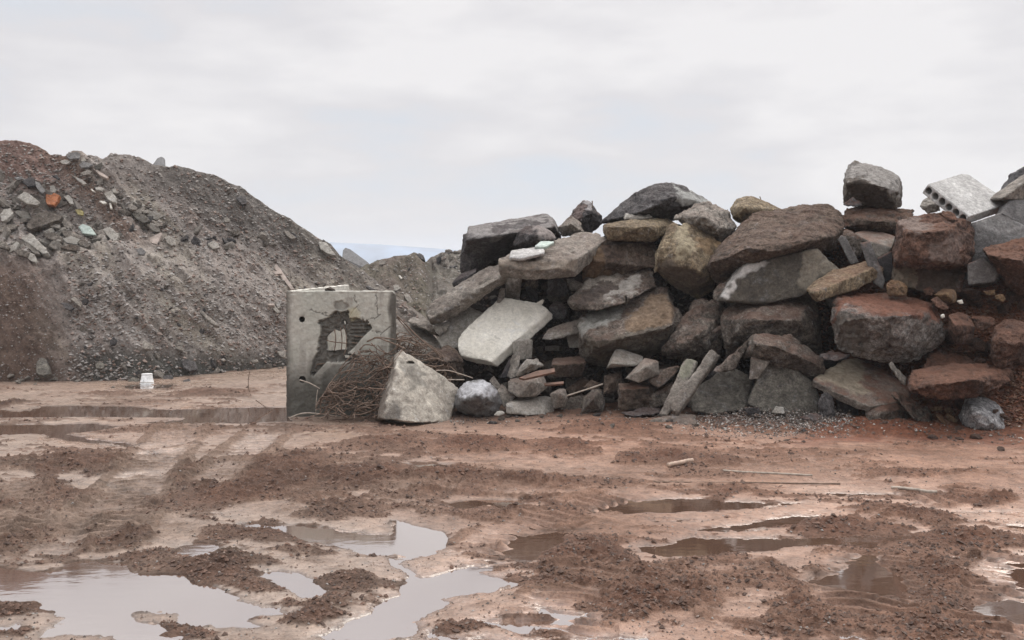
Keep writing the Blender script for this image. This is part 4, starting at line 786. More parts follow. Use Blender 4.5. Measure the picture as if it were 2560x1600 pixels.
ST('pale stone at the base of the triangular slab', 'R5', [(1875,1220),(1920,1150,.05),(2000,1158,.05),(2018,1230)], 'lc', D=13.55, dirt=0)
SL('low dark flake at the right corner of the triangular slab', 'R5', [(2140,1275),(2300,1220,.1),(2400,1240,.1),(2410,1320)], 'gd', D=13.4, th=.2, ro=.9)
ST('single pale stone on the mud before the dark blue-grey boulder', 'R4', [(900,1385),(940,1345,.05),(1010,1330,.05),(1035,1360),(960,1402)], 'lc', D=13.7, dirt=0)
BK('grey block pressed into the foot between gravel and kerb piece', 'R5', [(440,1300),(640,1290,.1),(700,1380),(480,1350)], 'gd', D=13.8, th=.2)
ST('rusty cobble right of the gravel', 'R6', [(500,1370),(560,1350,.05),(620,1400),(560,1430)], 'bb', D=13.2)
# ------------------------------------------------------------------ slab with round holes
def hollow_slab():
    A, Bq, C, Dn = [Vector(at(*px('R3', x, y), d)) for x, y, d in ((1450, 322, 15.3), (1830, 205, 16.3), (2285, 510, 15.7), (1870, 650, 14.8))]
    n = (C - Dn).cross(A - Dn).normalized()
    if n.z < 0: n = -n
    T = .175; base = (A + Bq + C + Dn) / 4 - n * T; base.z = min((p - n * T).z for p in (A, C, Dn))
    def V3(p): return p - base
    bm = bmesh.new()
    A2 = A.lerp(Bq, .02); top = [A, Dn, C, Bq.lerp(C, .06), Bq.lerp(A, .12)]
    vs = [bm.verts.new(V3(p)) for p in top] + [bm.verts.new(V3(p - n * T)) for p in top]
    bmesh.ops.convex_hull(bm, input=vs)
    me = bpy.data.meshes.new('panel'); bm.to_mesh(me); bm.free()
    bm = bmesh.new(); ax = (C - Dn).normalized(); ed = (Dn - A)
    for i in range(6):
        c = A + ed * (.085 + .166 * i) - n * T * .5
        M = Matrix.Translation(V3(c)) @ ax.to_track_quat('Z', 'Y').to_matrix().to_4x4()
        bmesh.ops.create_cone(bm, cap_ends=True, segments=24, radius1=.056, radius2=.056, depth=1.1, matrix=M)
    cm = bpy.data.meshes.new('cut'); bm.to_mesh(cm); bm.free()
    a = bpy.data.objects.new('a', me); b = bpy.data.objects.new('b', cm); COL.objects.link(a); COL.objects.link(b)
    md = a.modifiers.new('x', 'BOOLEAN'); md.operation = 'DIFFERENCE'; md.object = b; md.solver = 'EXACT'
    rm = a.modifiers.new('r', 'REMESH'); rm.mode = 'VOXEL'; rm.voxel_size = .011
    s_ = a.modifiers.new('s', 'SMOOTH'); s_.factor = .5; s_.iterations = 2
    dg = bpy.context.evaluated_depsgraph_get(); dg.update()
    out = bpy.data.meshes.new_from_object(a.evaluated_get(dg)); bpy.data.objects.remove(a); bpy.data.objects.remove(b)
    V = coords(out); Nn = normals(out); setco(out, V + Nn * (.006 * fbm(V, .12, 4, 900) + .002 * fbm(V, .03, 2, 902))[:, None])
    out.polygons.foreach_set('use_smooth', np.full(len(out.polygons), True))
    out.materials.clear(); out.materials.append(rock_mat('lg', .0)); out.name = 'hollow_core_slab'
    o = link(bpy.data.objects.new('hollow_core_slab', out)); o.location = base
    tag(o, 'pale slab with a row of round holes along its end, on top of the pile', 'slab')
hollow_slab()

# ------------------------------------------------------------------ standing concrete chamber with a smashed wall
def chamber():
    D = 14.33
    def P(x, y, d=D): return Vector(at(*px('R7', x, y), d))
    x0, x1 = P(150, 115).x, P(1290, 115).x; z1 = P(150, 115).z; z0 = -.12
    base = Vector((x0, D, 0)); W = x1 - x0; H = z1
    root = bpy.data.objects.new('concrete_chamber', None); root.location = base; link(root)
    tag(root, 'open concrete chamber standing upright with a smashed front wall and round holes', 'concrete chamber')
    def lz(x, y): p = P(x, y) - base; return p.x, p.z
    # front wall outline with a rounded top right corner
    out = [(0, z0), (0, H)] + [(W - .07 + .07 * math.sin(a), H - .07 + .07 * math.cos(a)) for a in np.linspace(0, math.pi / 2, 6)] + [(W, z0)]
    T = .18
    def prism(pts, y0, y1, bm):
        a = [bm.verts.new((p[0], y0, p[1])) for p in pts]; b = [bm.verts.new((p[0], y1, p[1])) for p in pts]; n = len(pts)
        bm.faces.new(a); bm.faces.new(b[::-1])
        for i in range(n): bm.faces.new((a[i], b[i], b[(i + 1) % n], a[(i + 1) % n]))
        bmesh.ops.recalc_face_normals(bm, faces=bm.faces)
    bm = bmesh.new(); prism(out, 0, T, bm); me = bpy.data.meshes.new('w'); bm.to_mesh(me); bm.free()
    holes = [[(565,600),(600,560),(660,520),(700,540),(740,500),(780,560),(785,640),(778,740),(720,735),(640,745),(570,740),(560,660)],
             [(735,430),(760,425),(775,470),(750,480),(738,455)],
             [(740,790),(840,795),(850,830),(790,825),(750,835)]]
    bm = bmesh.new()
    for h in holes: prism([lz(*p) for p in h], -.1, T + .1, bm)
    for cx, cy, r in ((313, 415, 28), (318, 1046, 34)):
        prism([lz(cx + r * math.cos(a), cy + r * math.sin(a)) for a in np.linspace(0, 2 * math.pi, 20, endpoint=False)], -.1, T - .03, bm)
    cm = bpy.data.meshes.new('c'); bm.to_mesh(cm); bm.free()
    a = bpy.data.objects.new('a', me); b = bpy.data.objects.new('b', cm); COL.objects.link(a); COL.objects.link(b)
    md = a.modifiers.new('x', 'BOOLEAN'); md.operation = 'DIFFERENCE'; md.object = b; md.solver = 'EXACT'
    rm = a.modifiers.new('r', 'REMESH'); rm.mode = 'VOXEL'; rm.voxel_size = .0095
    s_ = a.modifiers.new('s', 'SMOOTH'); s_.factor = .5; s_.iterations = 1
    dg = bpy.context.evaluated_depsgraph_get(); dg.update()
    wm = bpy.data.meshes.new_from_object(a.evaluated_get(dg)); bpy.data.objects.remove(a); bpy.data.objects.remove(b)
    V = coords(wm); X, Y, Z = V[:, 0], V[:, 1], V[:, 2]; Q = V
    wob = .034 * fbm(Q, .10, 5, 950, .65) + .022 * fbm(Q, .03, 3, 952, .6)
    def reg_(poly, soft):
        G = [lz(*p) for p in poly]; d = seg_dist(X + wob, Z + wob, G); ins = inside(X + wob, Z + wob, G)
        return sm(soft, -soft, np.where(ins, -d, d))
    m1 = reg_([(615,360),(680,330),(790,330),(810,400),(900,400),(1000,440),(1050,510),(960,590),(900,660),(850,720),(800,760),(900,800),(930,850),(700,860),(560,870),(440,1000),(410,990),(430,850),(480,760),(490,640),(510,560),(495,420),(560,410),(610,390)], .012)
    m2 = reg_([(650,240),(720,222),(790,240),(800,290),(760,320),(690,320),(660,290)], .01) * .5
    m3 = reg_([(500,1050),(620,900),(760,880),(900,900),(900,1300),(560,1300)], .03) * .25
    crk = np.zeros(len(V))
    for line in ([(400,315),(520,345),(620,385)],[(560,335),(590,370)],[(900,270),(850,320),(800,400)],[(900,280),(930,330)],[(1010,410),(1080,410),(1130,370)],[(1100,130),(1100,400)],[(1050,520),(1150,560),(1230,500)],[(1150,560),(1130,620)],[(880,240),(870,150)],[(960,380),(965,420)],[(1090,150),(1090,250)]):
        G = [lz(*p) for p in line]
        d = np.full(len(V), 9.)
        for i in range(len(G) - 1):
            ax, ay = G[i]; bx, by = G[i + 1]; ux, uy = bx - ax, by - ay
            t = np.clip(((X + wob - ax) * ux + (Z + wob - ay) * uy) / (ux * ux + uy * uy), 0, 1); d = np.minimum(d, np.hypot(X + wob - ax - t * ux, Z + wob - ay - t * uy))
        crk = np.maximum(crk, np.exp(-(d / .007) ** 2))
    hole_shade = ((Y > .02) & ((np.hypot(X - lz(313, 415)[0], Z - lz(313, 415)[1]) < .05) | (np.hypot(X - lz(318, 1046)[0], Z - lz(318, 1046)[1]) < .06))).astype(float)  # insides of the round holes, coloured dark as shade
    front = (Y < .05).astype(float)
    slat = np.clip(np.cos(2 * math.pi * Z / .055) * 1.5, -1, 1) * sm(lz(790, 0)[0], lz(850, 0)[0], X)
    dep = m1 * (.07 + .045 * fbm(Q, .10, 4, 951) + .012 * slat + .022 * fbm(Q, .035, 3, 955, .6)) + m2 * .03 + m3 * .01 + crk * .008 + .0025 * fbm(Q, .2, 4, 953)
    V[:, 1] += dep * front
    V += normals(wm) * (.010 * fbm(Q, .12, 4, 971, .6) + .004 * fbm(Q, .035, 3, 973) - .022 * np.clip(fbm(Q, .10, 3, 975) - .15, 0, 1) * (np.minimum(np.minimum(X, W - X), H - Z) < .05))[:, None]
    setco(wm, V); wm.polygons.foreach_set('use_smooth', np.full(len(wm.polygons), True))
    # wall colours: damp and stains; break and edges darker, round holes painted as shade
    Xr = X / W; dark = np.clip(m1 * .9 + m2 * .9 + m3 * 1.9 + crk * .9 + hole_shade, 0, 1)
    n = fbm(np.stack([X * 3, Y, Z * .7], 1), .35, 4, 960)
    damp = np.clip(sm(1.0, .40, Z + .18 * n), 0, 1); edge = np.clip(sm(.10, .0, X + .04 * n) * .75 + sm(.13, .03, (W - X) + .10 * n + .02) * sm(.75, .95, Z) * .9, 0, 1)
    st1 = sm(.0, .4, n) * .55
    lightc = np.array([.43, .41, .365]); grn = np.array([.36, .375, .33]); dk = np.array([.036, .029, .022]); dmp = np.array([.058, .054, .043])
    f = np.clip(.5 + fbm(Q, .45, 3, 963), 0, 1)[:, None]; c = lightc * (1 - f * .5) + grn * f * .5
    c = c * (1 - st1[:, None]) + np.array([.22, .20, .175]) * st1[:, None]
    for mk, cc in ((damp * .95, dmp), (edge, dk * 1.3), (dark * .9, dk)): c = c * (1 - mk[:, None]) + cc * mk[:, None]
    ry = reg_([(800,300),(880,290),(930,340),(930,400),(830,440),(800,380)], .03)[:, None] * .6
    c = c * (1 - ry) + np.array([.42, .38, .25]) * ry
    attr_c(wm, 'tint', c)
    m, nt, bb = newmat('chamber_concrete'); q = NB(nt); at_ = q.n('Attribute', attribute_name='tint'); tcn = q.n('TexCoord')
    n1 = q.noise(tcn.outputs['Object'], 14, 8, .7); n2 = q.noise(tcn.outputs['Object'], 60, 4, .7)
    cc = q.mix(q.rng(n1, .3, .7), q.mix(1.0, at_.outputs['Color'], (.78, .77, .76), 'MULTIPLY'), q.mix(1.0, at_.outputs['Color'], (1.15, 1.15, 1.13), 'MULTIPLY'))
    q.l(cc, bb.inputs['Base Color']); bb.inputs['Roughness'].default_value = .7
    q.l(q.bump(n2, .35, .01, q.bump(n1, .35, .02)), bb.inputs['Normal'])
    wm.materials.clear(); wm.materials.append(m)
    link(bpy.data.objects.new('front_wall', wm), root)
    # side wall running back from the left corner, and a floor of rubble inside
    E = Vector(at(*px('R7', 756, 52), 15.7)) - base; S0 = Vector((.0, T + .004, H)); dirn = (E - S0); hz = Vector((dirn.x, dirn.y, 0)).normalized(); nn = Vector((hz.y, -hz.x, 0)) * .10
    S0 = S0 + nn + Vector((0, .05, 0)); E = E + nn
    bm = bmesh.new(); L_ = []
    for p in (S0, E, E - nn, S0 - nn + Vector((0, 0, .0))):
        pass
    K = 30
    top = [S0.lerp(E, i / K) for i in range(K + 1)]
    ring = []
    for i, p in enumerate(top):
        w_ = .004 * math.sin(i * 1.7)
        ring.append([bm.verts.new(p + Vector((0, 0, w_))), bm.verts.new(p - nn + Vector((0, 0, w_))), bm.verts.new(Vector((p.x, p.y, z0)) - nn), bm.verts.new(Vector((p.x, p.y, z0)))])
    for i in range(K):
        for j in range(4): bm.faces.new((ring[i][j], ring[i + 1][j], ring[i + 1][(j + 1) % 4], ring[i][(j + 1) % 4]))
    bm.faces.new(ring[0]); bm.faces.new(ring[-1][::-1]); bmesh.ops.recalc_face_normals(bm, faces=bm.faces)
    sw = bpy.data.meshes.new('side_wall'); bm.to_mesh(sw); bm.free(); sw.materials.append(rock_mat('lt', 0))
    link(bpy.data.objects.new('side_wall', sw), root)
    # bars across the break
    bars = [[(560,635),(650,655),(790,668)],[(650,520),(662,640),(648,745)],[(712,500),(728,620),(722,745)],[(745,470),(770,560),(775,700),(745,800)],[(860,590),(950,600),(1010,580)],[(830,660),(900,665),(960,640)],[(450,930),(470,890),(560,880)],[(590,900),(600,990),(640,870)]]
    for bpts in bars:
        pts = [Vector((lz(*p)[0], .055, lz(*p)[1])) for p in bpts]
        link(tube_obj('rebar', pts, .008, REB), root)
    # clod on the rim
    cl = rock_lump('clod', .09, 'br'); cl.parent = root; cl.location = (lz(605, 100)[0], .06, H + .01)
    return root
REB = plain('rusty_steel', (.165, .115, .085), .75, .2, .4, 25)
REB2 = plain('pale_stick', (.34, .29, .24), .8, 0, .3, 20)
def tube_obj(name, pts, r, mat, seg=6, sub=4):
    P = [Vector(p) for p in pts]; out = []
    for i in range(len(P) - 1):
        a, b, c, d = P[max(i - 1, 0)], P[i], P[i + 1], P[min(i + 2, len(P) - 1)]
        for k in range(sub):
            t = k / sub; out.append(.5 * ((2 * b) + (c - a) * t + (2 * a - 5 * b + 4 * c - d) * t * t + (3 * b - a - 3 * c + d) * t ** 3))
    out.append(P[-1]); V = []; n = len(out); up = Vector((.3, .2, .93))
    for i, p in enumerate(out):
        t = (out[min(i + 1, n - 1)] - out[max(i - 1, 0)]).normalized()
        u = t.cross(up)
        if u.length < .05: u = t.cross(Vector((1, 0, 0)))
        u.normalize(); v_ = t.cross(u); rr = r * (1 + .12 * math.sin(i * 2.3))
        for k in range(seg): a = 2 * math.pi * k / seg; V.append(p + (u * math.cos(a) + v_ * math.sin(a)) * rr)
    FA = [(i * seg + k, i * seg + (k + 1) % seg, (i + 1) * seg + (k + 1) % seg, (i + 1) * seg + k) for i in range(n - 1) for k in range(seg)]
    me = bpy.data.meshes.new(name); me.from_pydata([tuple(v) for v in V], [], FA + [tuple(range(seg))[::-1], tuple(range((n - 1) * seg, n * seg))])
    me.polygons.foreach_set('use_smooth', np.full(len(me.polygons), True)); me.materials.append(mat); me.update()
    return bpy.data.objects.new(name, me)
def lump_mesh(name, seed, asp=(1, 1, 1), cuts=3, rough=.25, flat=False):
    rnd = random.Random(seed); bm = bmesh.new()
    if flat:      # broken plate
        n = rnd.randint(4, 6); pts = []
        for i in range(n):
            a = 2 * math.pi * (i + rnd.uniform(-.25, .25)) / n; rr = rnd.uniform(.75, 1.1)
            pts.append((rr * math.cos(a), rr * math.sin(a)))
        vs = [bm.verts.new((x * asp[0], y * asp[1], z * asp[2] * rnd.uniform(.85, 1.1))) for x, y in pts for z in (-1, 1)]
    else:
        vs = []
        for i in range(16):
            v = Vector((rnd.gauss(0, 1), rnd.gauss(0, 1), rnd.gauss(0, 1))).normalized() * rnd.uniform(.8, 1.05); vs.append(bm.verts.new((v.x * asp[0], v.y * asp[1], v.z * asp[2])))
    r = bmesh.ops.convex_hull(bm, input=vs)
    bad = [g for g in set(r['geom_interior']) | set(r['geom_unused']) if isinstance(g, bmesh.types.BMVert)]
    if bad: bmesh.ops.delete(bm, geom=bad, context='VERTS')
    me = bpy.data.meshes.new('x'); bm.to_mesh(me); bm.free()
    out = remesh(me, .055, 1); V = coords(out); Nn = normals(out); Q = V + seed * 7
    setco(out, V + Nn * (rough * (.35 * fbm(Q, .8, 3, seed) + .16 * fbm(Q, .25, 3, seed + 1)))[:, None])
    out.polygons.foreach_set('use_smooth', np.full(len(out.polygons), True)); out.name = name
    return out
def rock_lump(name, r, key):
    me = lump_mesh(name, 5, (1, .8, .6), rough=.6); me.materials.clear(); me.materials.append(rock_mat(key, .1)); o = bpy.data.objects.new(name, me); o.scale = (r, r, r); link(o); return o
chamber()

# ------------------------------------------------------------------ tangle of bent reinforcing wire between chamber and cone block
def tangle():
    rnd = random.Random(11)
    c0 = Vector(at(*px('R7', 950, 1440), 14.1)); c0.z = 0
    root = bpy.data.objects.new('wire_tangle', None); root.location = c0; link(root)
    tag(root, 'heaped tangle of rusty bent reinforcing wire between the chamber and the cone-shaped block', 'wire tangle')
    def W(x, y, d): return Vector(at(*px('R7', x, y), d)) - c0
    n = 0
    def env(x):     # upper edge of the heap of wire
        return np.interp(x, [450, 650, 850, 1000, 1150, 1400, 1600, 1800, 1950], [1360, 1040, 830, 660, 570, 570, 660, 800, 1000])
    while n < 92:
        x = rnd.uniform(560, 1320) if n < 66 else rnd.uniform(1250, 1800); top = env(x)
        y = rnd.uniform(max(top + 20, 640), 1420) if x < 1250 else rnd.uniform(top + 10, top + 260)
        d = 14.22 - (y - 700) / 700 * .45 + rnd.uniform(-.12, .08) + (.45 if x > 1250 else 0)
        ln = rnd.uniform(160, 460); a = rnd.choice([rnd.gauss(-.55, .35), rnd.gauss(-.2, .5), rnd.gauss(.5, .5)])
        pts = []; bend = rnd.gauss(0, .28); 
        for k in range(5):
            t = k / 4 - .5; aa = a + bend * t * 2
            X = x + math.cos(aa) * ln * t + rnd.gauss(0, 3); Y = y + math.sin(aa) * ln * t + rnd.gauss(0, 3)
            Y = min(max(Y, env(X) - 15), 1455 - max(0, (X - 1000) * .02)); pts.append(W(X, Y, d + t * rnd.uniform(-.25, .25)))
        link(tube_obj('wire', pts, rnd.uniform(.0065, .011), REB, 5, 3), root); n += 1
    # the mass of thinner wire inside the heap
    rnd = random.Random(23); parts = []
    for k in range(260):
        x = rnd.uniform(560, 1330) if k < 175 else rnd.uniform(1200, 1850); top = env(x); y = rnd.uniform(max(top + 40, 700), 1440) if x < 1250 else rnd.uniform(top + 30, top + 330)
        d = 14.26 - (y - 700) / 700 * .42 + (.45 if x > 1250 else 0); ln = rnd.uniform(80, 300); a = rnd.gauss(-.35, .5); bend = rnd.gauss(0, .6); pts = []
        for j in range(4):
            t = j / 3 - .5; aa = a + bend * t * 2; Y = y + math.sin(aa) * ln * t; X = x + math.cos(aa) * ln * t; pts.append(W(X, min(max(Y, env(X)), 1455), d + t * rnd.uniform(-.2, .2)))
        parts.append(tube_obj('w', pts, rnd.uniform(.005, .009), REB, 4, 3))
    bm = bmesh.new()
    for p_ in parts: bm.from_mesh(p_.data); bpy.data.objects.remove(p_)
    me = bpy.data.meshes.new('fine_wire'); bm.to_mesh(me); bm.free(); me.materials.append(REB); tag(link(bpy.data.objects.new('fine_wire', me), root), kind='stuff')
    longs = [[(1300,370),(1420,480),(1550,610),(1700,740),(1800,820)],[(1310,390),(1400,500),(1530,650),(1640,740)],[(1325,385),(1500,570),(1640,690),(1790,790),(1790,860)],
             [(700,950),(780,850),(870,760)],[(760,980),(850,860),(910,780)],[(1060,620),(1090,600),(1200,610),(1400,640)],[(900,740),(960,830),(1050,930)],[(1040,660),(1100,720),(1180,760),(1300,800)]]
    for l in longs: link(tube_obj('wire', [W(x, y, 14.05 + (.5 if x > 1250 else 0)) for x, y in l], .008, REB, 5, 3), root)
    return W, c0
Wt, c0 = tangle()
def single(name, label, cat, reg, pts, D, r, mat, group=None):
    P = [Vector(at(*px(reg, x, y), D + (d[0] if d else 0))) for x, y, *d in pts]; b = Vector((P[0].x, P[0].y, min(p.z for p in P)))
    o = tube_obj(name, [p - b for p in P], r, mat); o.location = b; link(o); tag(o, label, cat, group); return o
single('metal_rod', 'thin grey rod slanting up to the right in the low centre of the pile', 'rod', 'R4', [(1755,1160),(1960,1095),(2172,1023,.1)], 14.25, .012, REB2)
single('wire', 'long curved wire reaching from behind the cone-shaped block to the dark boulder', 'wire', 'R7', [(1720,950),(1850,950),(1960,980),(2110,1030)], 14.0, .007, REB2)
single('wire', 'short stiff wire sticking out above the cone-shaped block', 'wire', 'R7', [(1840,1045),(2020,1048)], 14.2, .008, REB2)
single('stick', 'pale stick coming out of the lower round hole of the chamber', 'stick', 'R7', [(290,1048),(400,1085),(500,1140)], 14.1, .010, REB2)
single('stick', 'thin upright twig in front of the chamber', 'stick', 'R7', [(480,1150),(465,1270),(460,1390)], 14.1, .006, REB2)
single('stick', 'pale stick lying bent on the ground before the chamber', 'stick', 'R7', [(180,1450),(370,1395),(770,1442)], 13.95, .010, REB2)
single('stick', 'curved wire-like twig hanging from the left side of the tangle', 'stick', 'R7', [(650,1150),(620,1280),(560,1360),(550,1420)], 13.95, .007, REB)
single('twig', 'dark bare twig standing in the mud left of the chamber', 'twig', 'L4', [(1055,1200),(1040,1300),(1050,1420),(1110,1520)], 17, .007, REB)
single('twig', 'thin dark twig bent down into the puddle beside the chamber', 'twig', 'G1', [(1610,0),(1700,60),(1795,92)], 15.0, .008, REB)
single('wire', 'wisp of wire sticking up from the round beige boulder', 'wire', 'R2', [(1965,330),(1958,300),(1950,285)], 16.9, .008, REB)
single('wire', 'short bolt sticking up from the tip of the tall pointed rock', 'wire', 'R1', [(2050,420),(2050,335)], 17.3, .010, REB)
def gpipe(label, reg, a, b, r, mat, name='pipe', cat='pipe', zoff=.0):
    A = gnd(*px(reg, *a)); Bq = gnd(*px(reg, *b)); n = 6; P = []
    for i in range(n):
        t = i / (n - 1); x = A[0] * (1 - t) + Bq[0] * t; y = A[1] * (1 - t) + Bq[1] * t; P.append(Vector((x, y, max(ground_z(x, y), 0) + r * .5 + zoff)))
    z0 = sum(p.z for p in P) / n
    P = [Vector((p.x, p.y, z0 + (p.z - z0) * .3)) for p in P]
    b0 = P[0].copy(); o = tube_obj(name, [p - b0 for p in P], r, mat, 10); o.location = b0; link(o); tag(o, label, cat)
gpipe('short pale pipe end half sunk in red mud, centre right', 'G2', (2115, 448), (2270, 424), .024, plain('pvc', (.40, .29, .22), .6), zoff=.01)
gpipe('straight light rod lying on the mud right of the short pipe', 'G3', (370, 472), (935, 500), .010, REB2, 'rod', 'rod', .01)
gpipe('long dark rod lying on the mud, second from the pile', 'G3', (-120, 538), (1110, 546), .008, REB, 'rod', 'rod', .0)
gpipe('thin rod near the right edge crossing a shallow puddle', 'G3', (1430, 575), (1720, 602), .014, REB2, 'rod', 'rod', .01)

# boards in the low centre
def board(label, reg, pts, D, t, mat):
    P = [Vector(at(*px(reg, x, y), D + d)) for x, y, d in pts]; b = Vector((sum(p.x for p in P) / len(P), D, min(p.z for p in P)))
    bm = bmesh.new(); vs = [bm.verts.new(p - b) for p in P] + [bm.verts.new(p - b + Vector((0, .03, -t))) for p in P]; bmesh.ops.convex_hull(bm, input=vs)
    me = bpy.data.meshes.new('wooden_board'); bm.to_mesh(me); bm.free(); me.materials.append(mat); o = bpy.data.objects.new('wooden_board', me); o.location = b; link(o); tag(o, label, 'board')
WOOD = plain('weathered_wood', (.135, .078, .055), .8, 0, .35, 8)
board('reddish board slanting over the tan mortar lump', 'R4', [(1200,948,-.1),(1400,872,0),(1610,838,.1),(1615,880,.0),(1260,962,-.15)], 13.95, .03, WOOD)
board('short splintered board sticking out to the right of the broad brown block', 'R4', [(1490,1012,0),(1720,992,-.1),(1712,1018,-.15),(1500,1035,-.1)], 14.0, .025, WOOD)
WOOD2 = plain('grey_wood', (.36, .30, .26), .85, 0, .3, 8)
def plank(label, reg, pts, key=None, mat=None, t=.05):
    xs = [p[0] for p in pts]; ys = [p[1] for p in pts]; h_, n_ = hit(reg, sum(xs) / len(xs), sum(ys) / len(ys))
    P = [Vector(at(*px(reg, x, y), h_.y - .12 - (y - sum(ys) / len(ys)) * REG[reg][2] * h_.y / F * .9)) for x, y in pts]
    b = Vector((h_.x, h_.y, min(p.z for p in P))); bm = bmesh.new(); vs = [bm.verts.new(p - b) for p in P] + [bm.verts.new(p - b + Vector((0, .04, -t))) for p in P]; bmesh.ops.convex_hull(bm, input=vs)
    me = bpy.data.meshes.new('plank'); bm.to_mesh(me); bm.free(); me.materials.append(mat or WOOD2); o = bpy.data.objects.new('plank', me); o.location = b; link(o); tag(o, label, 'plank')
plank('longest pale plank lying down the slope above the chamber', 'L2', [(1210,1000),(1240,995),(1390,1180),(1535,1390),(1505,1400),(1360,1220)])
plank('short cross plank under the longest pale plank', 'L2', [(1270,1200),(1390,1200),(1400,1225),(1300,1235)])
plank('narrow plank near the top of the slope among grey rubble', 'L1', [(1000,350),(1020,345),(1175,445),(1150,455),(1080,420)])
plank('pale bent board on the terrace of the slope', 'L1', [(1585,1115),(1690,1120),(1740,1040),(1750,1060),(1690,1170),(1590,1135)])
plank('straw-coloured board left of the chamber, low on the slope', 'L4', [(1240,470),(1320,470),(1320,488),(1250,488)])

